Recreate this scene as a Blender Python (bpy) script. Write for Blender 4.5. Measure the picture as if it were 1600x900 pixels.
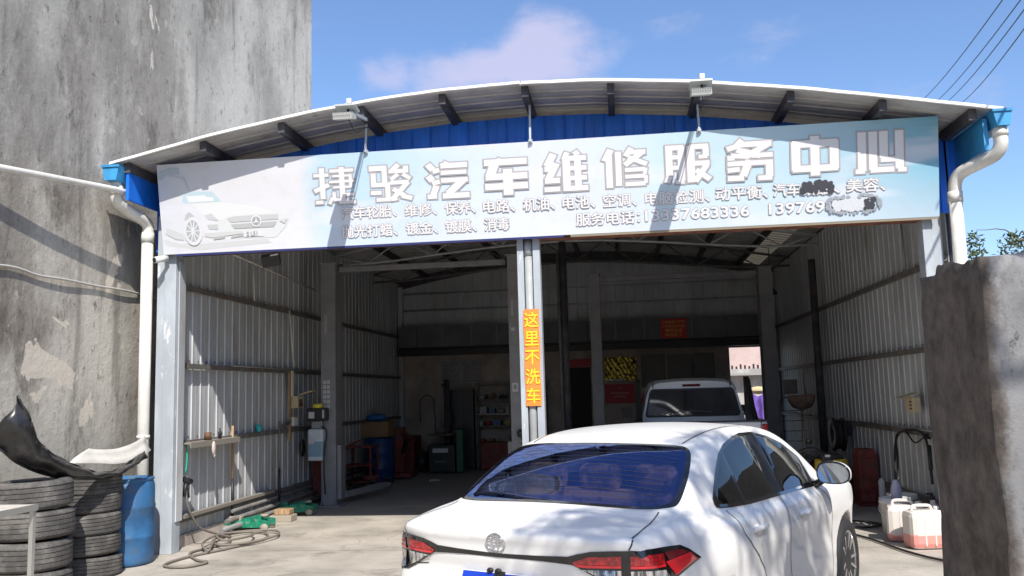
import bpy, bmesh, math, random
import numpy as np
from mathutils import Vector, Matrix
from mathutils.bvhtree import BVHTree
from mathutils.geometry import tessellate_polygon
random.seed(7)
PI = math.pi
scene = bpy.context.scene
for o in list(bpy.data.objects): bpy.data.objects.remove(o)
C = scene.collection

# ---------------------------------------------------------------- camera
YAW, PITCH, ROLL, EYE, FPX = -.1218, .1198, -.0279, 1.7, 1363.89
def cam_basis():
    f = Vector((math.sin(YAW)*math.cos(PITCH), math.cos(YAW)*math.cos(PITCH), math.sin(PITCH)))
    r = Vector((math.cos(YAW), -math.sin(YAW), 0)); u = r.cross(f)
    c, s = math.cos(ROLL), math.sin(ROLL)
    return c*r+s*u, -s*r+c*u, f
_r, _u, _f = cam_basis()
cam = bpy.data.cameras.new('camera'); cam_o = bpy.data.objects.new('camera', cam); C.objects.link(cam_o)
cam.sensor_width = 36; cam.lens = 36*FPX/1600; cam.clip_start = .05; cam.clip_end = 3000
m = Matrix.Identity(4)
for i in range(3):
    m[i][0], m[i][1], m[i][2] = _r[i], _u[i], -_f[i]
m[2][3] = EYE
cam_o.matrix_world = m
scene.camera = cam_o

# ---------------------------------------------------------------- daylight
scene.view_settings.view_transform = 'Standard'; scene.view_settings.look = 'None'
scene.view_settings.exposure = .30; scene.view_settings.gamma = 1
SUN = Vector((.4, -1, 1.1)).normalized()
sun = bpy.data.lights.new('sun', 'SUN'); sun.energy = 4.8; sun.angle = math.radians(.5); sun.color = (1, .945, .86)
so = bpy.data.objects.new('sun', sun); C.objects.link(so)
so.rotation_euler = (-SUN).to_track_quat('-Z', 'Y').to_euler(); so.location = (6, -10, 14)

world = bpy.data.worlds.new('World'); scene.world = world; world.use_nodes = True
nt = world.node_tree; N = nt.nodes; L = nt.links; N.clear()
out = N.new('ShaderNodeOutputWorld'); bg = N.new('ShaderNodeBackground'); L.new(bg.outputs[0], out.inputs[0])
sky = N.new('ShaderNodeTexSky'); sky.sky_type = 'NISHITA'; sky.sun_disc = False
sky.sun_elevation = math.asin(SUN.z); sky.sun_rotation = math.atan2(SUN.x, SUN.y)
sky.air_density = 1.0; sky.dust_density = .6; sky.ozone_density = 2.2
bg.inputs['Strength'].default_value = .125
# a few soft fair-weather clouds, low in the sky
tc = N.new('ShaderNodeTexCoord')
mp = N.new('ShaderNodeMapping'); mp.inputs['Scale'].default_value = (1, 1, 2.1); L.new(tc.outputs['Generated'], mp.inputs[0])
no = N.new('ShaderNodeTexNoise'); no.inputs['Scale'].default_value = 7.0; no.inputs['Detail'].default_value = 10; no.inputs['Roughness'].default_value = .58
no.inputs['Distortion'].default_value = .15
L.new(mp.outputs[0], no.inputs['Vector'])
def wmath(op, a, b=None, c=None):
    n = N.new('ShaderNodeMath'); n.operation = op
    for k, v in enumerate((a, b, c)):
        if v is None: continue
        if hasattr(v, 'node'): L.new(v, n.inputs[k])
        else: n.inputs[k].default_value = v
    return n.outputs[0]
def wblob(d, r, amp):
    v = N.new('ShaderNodeVectorMath'); v.operation = 'DISTANCE'; L.new(tc.outputs['Generated'], v.inputs[0])
    v.inputs[1].default_value = Vector(d).normalized()
    q = wmath('DIVIDE', v.outputs['Value'], r)
    return wmath('MULTIPLY', wmath('MAXIMUM', wmath('SUBTRACT', 1, q), 0), amp)
BLOBS = [((-.062, .92, .378), .060, .44), ((-.105, .922, .358), .055, .34), ((-.165, .915, .348), .055, .33), ((-.22, .90, .346), .055, .31), ((-.26, .89, .352), .045, .26), ((-.01, .92, .352), .05, .2),
         ((.9, .1, .3), .4, .2), ((-.7, -.5, .3), .4, .2), ((.2, -.9, .25), .35, .2), ((-.9, .3, .25), .3, .2)]
acc = no.outputs['Fac']
for b in BLOBS: acc = wmath('ADD', acc, wblob(*b))
cr = N.new('ShaderNodeMapRange'); cr.interpolation_type = 'SMOOTHSTEP'
cr.inputs['From Min'].default_value = .56; cr.inputs['From Max'].default_value = .92; cr.inputs['To Max'].default_value = .85
L.new(acc, cr.inputs['Value'])
skm = N.new('ShaderNodeMix'); skm.data_type = 'RGBA'; skm.blend_type = 'MULTIPLY'; skm.inputs['Factor'].default_value = 1
L.new(sky.outputs[0], skm.inputs['A']); skm.inputs['B'].default_value = (1.02, 1.13, 1.30, 1)
mx = N.new('ShaderNodeMix'); mx.data_type = 'RGBA'
L.new(cr.outputs[0], mx.inputs['Factor']); L.new(skm.outputs['Result'], mx.inputs['A']); mx.inputs['B'].default_value = (4.3, 4.3, 5.9, 1)
L.new(mx.outputs['Result'], bg.inputs['Color'])

# ---------------------------------------------------------------- materials
MATS = {}
def mat(name, col, rough=.6, metal=0., var=0., scale=6., stretch=(1, 1, 1), bump=0., bscale=40., col2=None, lo=.4, hi=.65, coat=0., spec=.5, emis=None, estr=0., dirt=None, dscale=2., dlo=.5, dhi=.7):
    if name in MATS: return MATS[name]
    m = bpy.data.materials.new(name); m.use_nodes = True; nt = m.node_tree; N = nt.nodes; L = nt.links
    b = N['Principled BSDF']; b.inputs['Roughness'].default_value = rough; b.inputs['Metallic'].default_value = metal
    b.inputs['Specular IOR Level'].default_value = spec; b.inputs['Coat Weight'].default_value = coat; b.inputs['Coat Roughness'].default_value = .04
    c = tuple(col)+(1,)
    b.inputs['Base Color'].default_value = c
    if emis: b.inputs['Emission Color'].default_value = tuple(emis)+(1,); b.inputs['Emission Strength'].default_value = estr
    src = None
    if var or col2 or bump or dirt:
        tcn = N.new('ShaderNodeTexCoord'); mpn = N.new('ShaderNodeMapping'); mpn.inputs['Scale'].default_value = stretch
        L.new(tcn.outputs['Object'], mpn.inputs[0])
    if var or col2:
        n = N.new('ShaderNodeTexNoise'); n.inputs['Scale'].default_value = scale; n.inputs['Detail'].default_value = 8; n.inputs['Roughness'].default_value = .62
        L.new(mpn.outputs[0], n.inputs['Vector'])
        r = N.new('ShaderNodeValToRGB'); r.color_ramp.elements[0].position = lo; r.color_ramp.elements[1].position = hi
        if col2: c2 = tuple(col2)+(1,)
        else: c2 = tuple(max(0, v*(1-var)) for v in col)+(1,); c = tuple(min(1, v*(1+var*.6)) for v in col)+(1,)
        r.color_ramp.elements[0].color = c2; r.color_ramp.elements[1].color = c
        L.new(n.outputs['Fac'], r.inputs[0]); src = r.outputs[0]
    if dirt:
        n = N.new('ShaderNodeTexNoise'); n.inputs['Scale'].default_value = dscale; n.inputs['Detail'].default_value = 10; n.inputs['Roughness'].default_value = .7
        L.new(mpn.outputs[0], n.inputs['Vector'])
        r = N.new('ShaderNodeMapRange'); r.inputs['From Min'].default_value = dlo; r.inputs['From Max'].default_value = dhi; L.new(n.outputs['Fac'], r.inputs['Value'])
        x = N.new('ShaderNodeMix'); x.data_type = 'RGBA'; L.new(r.outputs[0], x.inputs['Factor'])
        if src: L.new(src, x.inputs['A'])
        else: x.inputs['A'].default_value = c
        x.inputs['B'].default_value = tuple(dirt)+(1,); src = x.outputs['Result']
    if src: L.new(src, b.inputs['Base Color'])
    if bump:
        n = N.new('ShaderNodeTexNoise'); n.inputs['Scale'].default_value = bscale; n.inputs['Detail'].default_value = 6; L.new(mpn.outputs[0], n.inputs['Vector'])
        k = N.new('ShaderNodeBump'); k.inputs['Strength'].default_value = bump; k.inputs['Distance'].default_value = .02
        L.new(n.outputs['Fac'], k.inputs['Height']); L.new(k.outputs[0], b.inputs['Normal'])
    MATS[name] = m
    return m

# ---------------------------------------------------------------- helpers
class MB:
    def __init__(s): s.v = []; s.f = []; s.sm = []
    def add(s, vs, fs, smooth=False):
        b = len(s.v); s.v += [tuple(v) for v in vs]; s.f += [tuple(b+i for i in f) for f in fs]; s.sm += [smooth]*len(fs); return s
    def box(s, x0, x1, y0, y1, z0, z1, bev=0.):
        if x0 > x1: x0, x1 = x1, x0
        if y0 > y1: y0, y1 = y1, y0
        if z0 > z1: z0, z1 = z1, z0
        if bev <= 0:
            vs = [(x, y, z) for x in (x0, x1) for y in (y0, y1) for z in (z0, z1)]
            return s.add(vs, [(0, 1, 3, 2), (4, 6, 7, 5), (0, 4, 5, 1), (2, 3, 7, 6), (0, 2, 6, 4), (1, 5, 7, 3)])
        bm = bmesh.new(); bmesh.ops.create_cube(bm, size=1)
        for v in bm.verts: v.co = Vector(((x0+x1)/2+v.co.x*(x1-x0), (y0+y1)/2+v.co.y*(y1-y0), (z0+z1)/2+v.co.z*(z1-z0)))
        b = min(bev, .45*min(x1-x0, y1-y0, z1-z0))
        bmesh.ops.bevel(bm, geom=list(bm.edges), offset=b, segments=2, affect='EDGES', profile=.5)
        bm.verts.index_update()
        s.add([v.co[:] for v in bm.verts], [[v.index for v in f.verts] for f in bm.faces]); bm.free(); return s
    def obox(s, c, ax, ay, az, bev=0.):
        """box centred at c with half-extent vectors ax, ay, az"""
        c, ax, ay, az = Vector(c), Vector(ax), Vector(ay), Vector(az)
        vs = [c+i*ax+j*ay+k*az for i in (-1, 1) for j in (-1, 1) for k in (-1, 1)]
        return s.add(vs, [(0, 1, 3, 2), (4, 6, 7, 5), (0, 4, 5, 1), (2, 3, 7, 6), (0, 2, 6, 4), (1, 5, 7, 3)])
    def beam(s, p, q, w, h, up=(0, 0, 1)):
        p, q = Vector(p), Vector(q); d = (q-p); u = Vector(up); a = d.cross(u)
        if a.length < 1e-6: a = d.cross(Vector((0, 1, 0)))
        a.normalize(); b = a.cross(d).normalized()
        return s.obox((p+q)/2, d/2, a*w/2, b*h/2)
    def tube(s, pts, r, n=8, caps=True, smooth=True):
        pts = [Vector(p) for p in pts]; rs = r if isinstance(r, (list, tuple)) else [r]*len(pts)
        vs = []; prev = None
        for i, p in enumerate(pts):
            d = (pts[min(i+1, len(pts)-1)]-pts[max(i-1, 0)]).normalized()
            if prev is None:
                a = d.cross(Vector((0, 0, 1)))
                if a.length < .05: a = d.cross(Vector((0, 1, 0)))
            else: a = prev-d*prev.dot(d)
            a.normalize(); prev = a; b = d.cross(a)
            vs += [p+(a*math.cos(2*PI*k/n)+b*math.sin(2*PI*k/n))*rs[i] for k in range(n)]
        fs = [(i*n+k, i*n+(k+1) % n, (i+1)*n+(k+1) % n, (i+1)*n+k) for i in range(len(pts)-1) for k in range(n)]
        s.add(vs, fs, smooth)
        if caps:
            b = len(s.v)-len(vs); m_ = len(pts)
            s.f += [tuple(b+k for k in range(n))[::-1], tuple(b+(m_-1)*n+k for k in range(n))]; s.sm += [False]*2
        return s
    def lathe(s, prof, c=(0, 0, 0), n=24, axis='z', smooth=True, closed=False):
        """prof: list of (radius, height)"""
        c = Vector(c); vs = []
        for r, h in prof:
            for k in range(n):
                a = 2*PI*k/n; u, v = r*math.cos(a), r*math.sin(a)
                vs.append(c+Vector({'z': (u, v, h), 'x': (h, u, v), 'y': (u, h, v)}[axis]))
        m_ = len(prof)
        fs = [(i*n+k, i*n+(k+1) % n, (i+1)*n+(k+1) % n, (i+1)*n+k) for i in range(m_-1) for k in range(n)]
        if closed: fs += [((m_-1)*n+k, (m_-1)*n+(k+1) % n, (k+1) % n, k) for k in range(n)]
        s.add(vs, fs, smooth)
        if not closed:
            b = len(s.v)-len(vs)
            if prof[0][0] > 1e-4: s.f.append(tuple(b+k for k in range(n))[::-1]); s.sm.append(False)
            if prof[-1][0] > 1e-4: s.f.append(tuple(b+(m_-1)*n+k for k in range(n))); s.sm.append(False)
        return s
    def prism(s, poly, ax, t0, t1):
        """poly of 2-D points extruded along axis ax ('x','y','z') from t0 to t1"""
        def P(a, b, t): return {'x': (t, a, b), 'y': (a, t, b), 'z': (a, b, t)}[ax]
        n = len(poly); vs = [P(a, b, t0) for a, b in poly]+[P(a, b, t1) for a, b in poly]
        tri = tessellate_polygon([[Vector((a, b, 0)) for a, b in poly]])
        fs = [tuple(t) for t in tri]+[tuple(i+n for i in t[::-1]) for t in tri]
        fs += [(i, (i+1) % n, n+(i+1) % n, n+i) for i in range(n)]
        return s.add(vs, fs)
    def sphere(s, c, r, n=12, m_=8, sq=(1, 1, 1)):
        c = Vector(c); vs = []; fs = []
        for i in range(m_+1):
            t = PI*i/m_
            for k in range(n):
                a = 2*PI*k/n; vs.append(c+Vector((r*sq[0]*math.sin(t)*math.cos(a), r*sq[1]*math.sin(t)*math.sin(a), r*sq[2]*math.cos(t))))
        for i in range(m_):
            for k in range(n): fs.append((i*n+k, (i+1)*n+k, (i+1)*n+(k+1) % n, i*n+(k+1) % n))
        return s.add(vs, fs, True)
    def build(s, name, m, parent=None, world=True, fix=True):
        me = bpy.data.meshes.new(name)
        off = Vector((0, 0, 0))
        if parent is not None and world:
            p = parent
            while p is not None: off += p.location; p = p.parent
        me.from_pydata([(v[0]-off.x, v[1]-off.y, v[2]-off.z) for v in s.v], [], s.f)
        me.polygons.foreach_set('use_smooth', s.sm)
        if fix:
            bm = bmesh.new(); bm.from_mesh(me); bmesh.ops.recalc_face_normals(bm, faces=bm.faces); bm.to_mesh(me); bm.free()
        me.materials.append(m); me.update()
        o = bpy.data.objects.new(name, me); C.objects.link(o)
        if parent is not None: o.parent = parent
        return o
def thing(name, label, cat, loc=(0, 0, 0), rz=0., group=None):
    o = bpy.data.objects.new(name, None); C.objects.link(o); o.empty_display_size = .2
    o.location = loc; o.rotation_euler = (0, 0, rz); o['label'] = label; o['category'] = cat
    if group: o['group'] = group
    return o
def tag(o, label, cat, group=None):
    o['label'] = label; o['category'] = cat
    if group: o['group'] = group
    return o
def structure(o): o['kind'] = 'structure'; return o
def part(name, mesh, m, parent, loc=(0, 0, 0), rot=(0, 0, 0), scale=(1, 1, 1)):
    o = bpy.data.objects.new(name, mesh); C.objects.link(o); o.parent = parent; o.location = loc; o.rotation_euler = rot; o.scale = scale
    if m is not None and not mesh.materials: mesh.materials.append(m)
    return o
def copy_tree(o, parent=None, **kw):
    c = o.copy(); C.objects.link(c)
    if parent is not None: c.parent = parent
    for k, v in kw.items(): c[k] = v
    for ch in [x for x in bpy.data.objects if x.parent == o]: copy_tree(ch, c)
    return c
def sweep(pts, k=6):
    """Catmull-Rom through points"""
    P = [Vector(p) for p in pts]; P = [2*P[0]-P[1]]+P+[2*P[-1]-P[-2]]; o = []
    for i in range(1, len(P)-2):
        for j in range(k):
            t = j/k; a, b, c, d = P[i-1], P[i], P[i+1], P[i+2]
            o.append(.5*((2*b)+(c-a)*t+(2*a-5*b+4*c-d)*t*t+(3*b-a-3*c+d)*t**3))
    o.append(P[-2]); return o
def text_mesh(s, size, offset=0., extrude=0., align='LEFT', res=2):
    cu = bpy.data.curves.new('lettering', 'FONT'); cu.body = s; cu.size = size; cu.offset = offset; cu.extrude = extrude; cu.align_x = align; cu.resolution_u = res
    o = bpy.data.objects.new('lettering', cu); C.objects.link(o)
    dg = bpy.context.evaluated_depsgraph_get(); me = bpy.data.meshes.new_from_object(o.evaluated_get(dg))
    bpy.data.objects.remove(o); me.materials.clear(); return me
# ---------------------------------------------------------------- materials of the place
concrete = mat('yard_concrete', (.45, .41, .355), .85, var=.30, scale=1.1, lo=.35, hi=.68, bump=.35, bscale=30, dirt=(.21, .185, .155), dscale=1.6, dlo=.54, dhi=.72)
steel_sheet = mat('grey_steel_sheet', (.54, .56, .585), .48, metal=.15, var=.15, scale=2.2, stretch=(1, 1, .35), bump=.06, bscale=14, dirt=(.30, .26, .21), dscale=2.0, dlo=.54, dhi=.80)
roof_sheet = mat('galvanised_roof_sheet', (.58, .57, .55), .5, metal=.2, var=.2, scale=1.7, dirt=(.22, .17, .12), dscale=3, dlo=.58, dhi=.8)
edge_white = mat('white_edge_flashing', (.85, .85, .84), .45)
blue_sheet = mat('blue_steel_sheet', (.018, .20, .88), .38, var=.25, scale=5, stretch=(1, 1, .2))
purlin_m = mat('dark_purlin_steel', (.075, .075, .085), .6, var=.4, scale=5, dirt=(.10, .06, .04), dscale=4, dlo=.55, dhi=.7)
col_m = mat('pale_painted_steel', (.42, .46, .50), .5, var=.18, scale=3, stretch=(1, 1, .4), dirt=(.62, .64, .66), dscale=7, dlo=.60, dhi=.66)
girt_m = mat('girt_steel', (.17, .165, .16), .6, var=.3, scale=6, dirt=(.16, .10, .06), dscale=5, dlo=.5, dhi=.7)
pvc = mat('white_pvc', (.74, .72, .66), .42, var=.12, scale=4, dirt=(.45, .40, .32), dscale=3, dlo=.6, dhi=.8)
gutter_m = mat('light_blue_gutter', (.05, .30, .58), .42, var=.2, scale=5)
plaster = mat('dim_plaster', (.50, .44, .40), .9, var=.25, scale=1.6, bump=.2, bscale=18, dirt=(.32, .27, .24), dscale=1.4, dlo=.5, dhi=.72)
lift_grey = mat('lift_grey_paint', (.25, .25, .265), .45, var=.15, scale=4, dirt=(.14, .12, .11), dscale=6, dlo=.6, dhi=.75)
black_p = mat('black_plastic', (.02, .02, .022), .45)
red_p = mat('faded_red_paint', (.24, .038, .03), .6, var=.35, scale=7, dirt=(.13, .075, .06), dscale=6, dlo=.48, dhi=.66)
blue_p = mat('blue_drum_plastic', (.03, .13, .30), .55, var=.3, scale=3, dirt=(.08, .12, .17), dscale=4, dlo=.50, dhi=.72)
green_p = mat('jack_green_paint', (.01, .22, .13), .4, var=.35, scale=12, dirt=(.30, .24, .16), dscale=14, dlo=.55, dhi=.66)
rust = mat('rusty_steel', (.16, .08, .045), .75, var=.5, scale=9)
wood = mat('bare_wood', (.42, .27, .15), .7, var=.35, scale=6, stretch=(6, 6, 1))
_zx = [-6.2, -5.48, -4.40, -3.30, -2.5, -1.80, -.95, -.135, .81, 1.93, 2.86, 3.77, 4.5]; _zz = [4.24, 4.395, 4.625, 4.805, 4.900, 4.950, 4.972, 4.948, 4.865, 4.710, 4.545, 4.375, 4.24]
zr = lambda X: float(np.interp(X, _zx, _zz))
WL, WR, YF, YB = -5.28, 3.55, 9.78, 20.5

# ground and yard
g = MB(); g.add([(-400, -400, -.01), (400, -400, -.01), (400, 400, -.01), (-400, 400, -.01)], [(0, 1, 2, 3)])
structure(g.build('ground', mat('earth', (.20, .17, .12), .95, var=.3, scale=.3)))
def slab(name, x0, x1, y0, y1, z=0.):
    g = MB(); nx, ny = max(1, int((x1-x0)/.8)), max(1, int((y1-y0)/.8))
    vs = [(x0+(x1-x0)*i/nx, y0+(y1-y0)*j/ny, z) for i in range(nx+1) for j in range(ny+1)]
    g.add(vs, [(i*(ny+1)+j, (i+1)*(ny+1)+j, (i+1)*(ny+1)+j+1, i*(ny+1)+j+1) for i in range(nx) for j in range(ny)])
    return g.build(name, concrete)
def cracks(m):
    nt = m.node_tree; N = nt.nodes; L = nt.links; b = N['Principled BSDF']; src = b.inputs['Base Color'].links[0].from_socket
    tc_ = N.new('ShaderNodeTexCoord'); n = N.new('ShaderNodeTexNoise'); n.inputs['Scale'].default_value = 1.7; n.inputs['Detail'].default_value = 6; L.new(tc_.outputs['Object'], n.inputs['Vector'])
    va = N.new('ShaderNodeVectorMath'); va.operation = 'MULTIPLY_ADD'; L.new(n.outputs['Color'], va.inputs[0]); va.inputs[1].default_value = (.7, .7, 0); L.new(tc_.outputs['Object'], va.inputs[2])
    v = N.new('ShaderNodeTexVoronoi'); v.feature = 'DISTANCE_TO_EDGE'; v.inputs['Scale'].default_value = .42; L.new(va.outputs[0], v.inputs['Vector'])
    r = N.new('ShaderNodeMapRange'); r.inputs['From Min'].default_value = 0; r.inputs['From Max'].default_value = .007; r.inputs['To Min'].default_value = .40; r.inputs['To Max'].default_value = 0; L.new(v.outputs['Distance'], r.inputs['Value'])
    x = N.new('ShaderNodeMix'); x.data_type = 'RGBA'; L.new(r.outputs[0], x.inputs['Factor']); L.new(src, x.inputs['A']); x.inputs['B'].default_value = (.16, .14, .12, 1)
    n2 = N.new('ShaderNodeTexNoise'); n2.inputs['Scale'].default_value = 2.4; n2.inputs['Detail'].default_value = 9; n2.inputs['Roughness'].default_value = .7; L.new(tc_.outputs['Object'], n2.inputs['Vector'])
    r2 = N.new('ShaderNodeMapRange'); r2.inputs['From Min'].default_value = .62; r2.inputs['From Max'].default_value = .72; r2.inputs['To Max'].default_value = .7; L.new(n2.outputs['Fac'], r2.inputs['Value'])
    y = N.new('ShaderNodeMix'); y.data_type = 'RGBA'; L.new(r2.outputs[0], y.inputs['Factor']); L.new(x.outputs['Result'], y.inputs['A']); y.inputs['B'].default_value = (.17, .15, .13, 1)
    L.new(y.outputs['Result'], b.inputs['Base Color'])
cracks(concrete)
yard = structure(slab('yard_floor', -5.9, 9, -14, 9.755))
floor = slab('garage_floor', -5.9, 9, 9.765, 21.5, .0); structure(floor)
def shaded_stained_floor():  # floor darkens inwards: indoor shade mixed into the colour, along with oil staining
    m = concrete.copy(); m.name = 'shaded_stained_concrete'; nt = m.node_tree; N = nt.nodes; L = nt.links; b = N['Principled BSDF']; src = b.inputs['Base Color'].links[0].from_socket
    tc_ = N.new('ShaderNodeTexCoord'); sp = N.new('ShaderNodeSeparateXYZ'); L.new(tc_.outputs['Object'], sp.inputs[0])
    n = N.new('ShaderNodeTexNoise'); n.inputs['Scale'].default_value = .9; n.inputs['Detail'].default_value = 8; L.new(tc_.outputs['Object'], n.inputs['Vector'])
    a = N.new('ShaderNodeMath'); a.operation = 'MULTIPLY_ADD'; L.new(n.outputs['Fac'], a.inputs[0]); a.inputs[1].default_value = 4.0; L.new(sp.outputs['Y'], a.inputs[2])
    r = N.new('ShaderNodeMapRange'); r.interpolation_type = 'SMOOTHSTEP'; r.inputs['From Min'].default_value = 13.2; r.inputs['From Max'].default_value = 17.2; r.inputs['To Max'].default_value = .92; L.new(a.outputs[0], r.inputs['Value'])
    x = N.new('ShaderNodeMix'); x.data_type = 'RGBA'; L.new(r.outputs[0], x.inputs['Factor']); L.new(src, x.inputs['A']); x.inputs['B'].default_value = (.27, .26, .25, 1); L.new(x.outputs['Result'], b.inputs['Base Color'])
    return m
floor.data.materials[0] = shaded_stained_floor()
grime = mat('floor_grime', (.30, .265, .22), .8, var=.4, scale=.9, bump=.2, bscale=20, dirt=(.10, .09, .085), dscale=.8, dlo=.5, dhi=.7)
structure(slab('road_behind', -30, 40, 21.55, 60, .0))
MB().box(-6.15, 9, 9.755, 9.765, -.006, -.002).build("floor_joint", mat("panel_gap", (.03, .03, .03), rough=.7), yard)

# neighbour's tall building: one weathered side wall towards the yard
def weathered(name, base, dark, pale):
    m = bpy.data.materials.new(name); m.use_nodes = True; nt = m.node_tree; N = nt.nodes; L = nt.links; b = N['Principled BSDF']; b.inputs['Roughness'].default_value = .92
    tc_ = N.new('ShaderNodeTexCoord')
    def noise(sc, st, det=8, rough=.6, dist=0.):
        mp_ = N.new('ShaderNodeMapping'); mp_.inputs['Scale'].default_value = st; L.new(tc_.outputs['Object'], mp_.inputs[0])
        n = N.new('ShaderNodeTexNoise'); n.inputs['Scale'].default_value = sc; n.inputs['Detail'].default_value = det; n.inputs['Roughness'].default_value = rough; n.inputs['Distortion'].default_value = dist
        L.new(mp_.outputs[0], n.inputs['Vector']); return n.outputs['Fac']
    def rng(v, a, c, to=1.):
        r = N.new('ShaderNodeMapRange'); r.interpolation_type = 'SMOOTHSTEP'; r.inputs['From Min'].default_value = a; r.inputs['From Max'].default_value = c; r.inputs['To Max'].default_value = to; L.new(v, r.inputs['Value']); return r.outputs[0]
    def mix(f, a, c):
        x = N.new('ShaderNodeMix'); x.data_type = 'RGBA'; L.new(f, x.inputs['Factor'])
        for k, v in (('A', a), ('B', c)):
            if isinstance(v, tuple): x.inputs[k].default_value = v+(1,)
            else: L.new(v, x.inputs[k])
        return x.outputs['Result']
    c = mix(rng(noise(.42, (1, 1, .7), 6, .6), .36, .62), tuple(v*.66 for v in base), tuple(v*1.12 for v in base))
    c = mix(rng(noise(.30, (1, 1, .45), 9, .72), .50, .64, .70), c, tuple(v*1.6 for v in dark))          # broad grime
    c = mix(rng(noise(1.25, (1, 1, .45), 14, .78), .51, .66, .85), c, dark)          # mottled mould
    c = mix(rng(noise(2.6, (1, 1, .07), 8, .6), .56, .70, .55), c, dark)             # drips
    c = mix(rng(noise(7., (1, 1, .6), 14, .85), .545, .62, .8), c, tuple(v*.7 for v in dark))     # speckle
    c = mix(rng(noise(3.1, (1, 1, .8), 10, .75), .56, .70, .6), c, tuple(v*1.3 for v in base))   # worn lighter
    c = mix(rng(noise(.95, (1, 1, .75), 7, .6, .8), .648, .655, .9), c, pale)               # peeled patches
    c = mix(rng(noise(2.3, (1, 1, .6), 7, .6, .8), .70, .705, .9), c, pale)
    L.new(c, b.inputs['Base Color'])
    k = N.new('ShaderNodeBump'); k.inputs['Strength'].default_value = .5; k.inputs['Distance'].default_value = .03; L.new(noise(7, (1, 1, 1), 10, .7), k.inputs['Height']); L.new(k.outputs[0], b.inputs['Normal'])
    return m
wall_m = weathered('weathered_render', (.50, .47, .415), (.12, .105, .088), (.66, .60, .51))
nb = thing('neighbouring_building', 'tall bare building with weathered stained grey render, left of the workshop', 'building', (-5.82, 5, 0))
w = MB(); ny, nz = 40, 24
vs = [(-5.82+.004*math.sin(j*.7+i*.4)+.002*random.uniform(-1, 1), -8+23.98*i/ny, 15*j/nz) for i in range(ny+1) for j in range(nz+1)]
w.add(vs, [(i*(nz+1)+j, (i+1)*(nz+1)+j, (i+1)*(nz+1)+j+1, i*(nz+1)+j+1) for i in range(ny) for j in range(nz)], True)
w.build('wall', wall_m, nb)
w = MB().box(-14, -5.85, -8, 15.98, 0, 15); w.build('building_block', wall_m, nb)
MB().box(-14.2, -5.7, -8.2, 16.1, 15.0, 15.25).build('roof_slab', wall_m, nb)

# ---------------------------------------------------------------- workshop shell
ws = thing('workshop_building', 'open-fronted steel workshop with curved sheet roof and corrugated walls', 'building', (-.87, 9.78, 0))
def rib_profile(n, pitch=.225, w=.010, d=.013):
    """flat pan with a narrow trapezoid rib at the start of each pitch: list of (u, depth)"""
    o = []
    for k in range(n):
        u = k*pitch; o += [(u, 0), (u+.009, d), (u+.009+w, d), (u+.018+w, 0)]
        o += [(u+.5*pitch+.0, 0), (u+.5*pitch+.015, .003), (u+.5*pitch+.03, 0)]
    o.append((n*pitch, 0)); return o
def wall_sheet(kind, at, u0, n, z0, ztop, inward, mat_, name='wall_sheet'):
    prof = rib_profile(n); vs = []; top = []
    for u, d in prof:
        for z in (z0, None):
            zz = ztop(u0+u) if z is None else z
            vs.append((at+inward*d, u0+u, zz) if kind == 'x' else (u0+u, at+inward*d, zz))
    m_ = len(prof); return MB().add(vs, [(2*i, 2*i+2, 2*i+3, 2*i+1) for i in range(m_-1)]).build(name, mat_, ws, fix=False)
# side walls, sheet by sheet (0.9 m cover)
for X, inw in ((WL, 1), (WR, -1)):
    y = YF+.03
    while y < YB-.1:
        n = min(4, max(1, int((YB-y)/.225))); wall_sheet('x', X-inw*.0, y, n, .12, lambda u, X=X: zr(X)-.06, inw, steel_sheet); y += n*.225
    MB().box(X-inw*.03, X-inw*.05, YF, YB, .1, zr(X)-.07).build('outer_skin', steel_sheet, ws)
# back wall, upper sheets; lower masonry with a doorway and an opening
x = WL+.02
while x < WR-.05:
    n = min(4, max(1, int((WR-x)/.225+.3))); wall_sheet('y', YB, x, n, 3.25, lambda u: zr(u)-.05, -1, steel_sheet); x += n*.225
MB().box(WL, WR, YB+.03, YB+.05, 3.25, 4.4).build('outer_skin', steel_sheet, ws)
MB().box(WL, -1.30, YB, YB+.2, 0, 3.25).build('rear_masonry', plaster, ws)
MB().box(-1.30, -.72, YB, YB+.2, 2.25, 3.25).build('rear_masonry', plaster, ws)
MB().box(-.72, 2.46, YB, YB+.2, 0, 3.25).build('rear_masonry', plaster, ws)
MB().box(2.46, 3.18, YB, YB+.2, 2.60, 3.25).build('rear_masonry', plaster, ws)
MB().box(3.18, WR, YB, YB+.2, 0, 3.25).build('rear_masonry', plaster, ws)
MB().box(-1.30, -.72, YB+.06, YB+.11, 0, 2.25, .01).build('dark_door', mat('dark_door', (.02, .018, .016), .7), ws)
# blue gable above the sign
x = -5.5
while x < 3.72:
    n = 4 if x+.9 < 3.72 else 1; wall_sheet('y', YF, x, n, 3.5, lambda u: zr(u)-.09, -1, blue_sheet, 'gable_sheet'); x += n*.225
MB().box(-5.45, 3.70, YF+.03, YF+.05, 3.5, 4.32).build('outer_skin', steel_sheet, ws)
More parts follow.
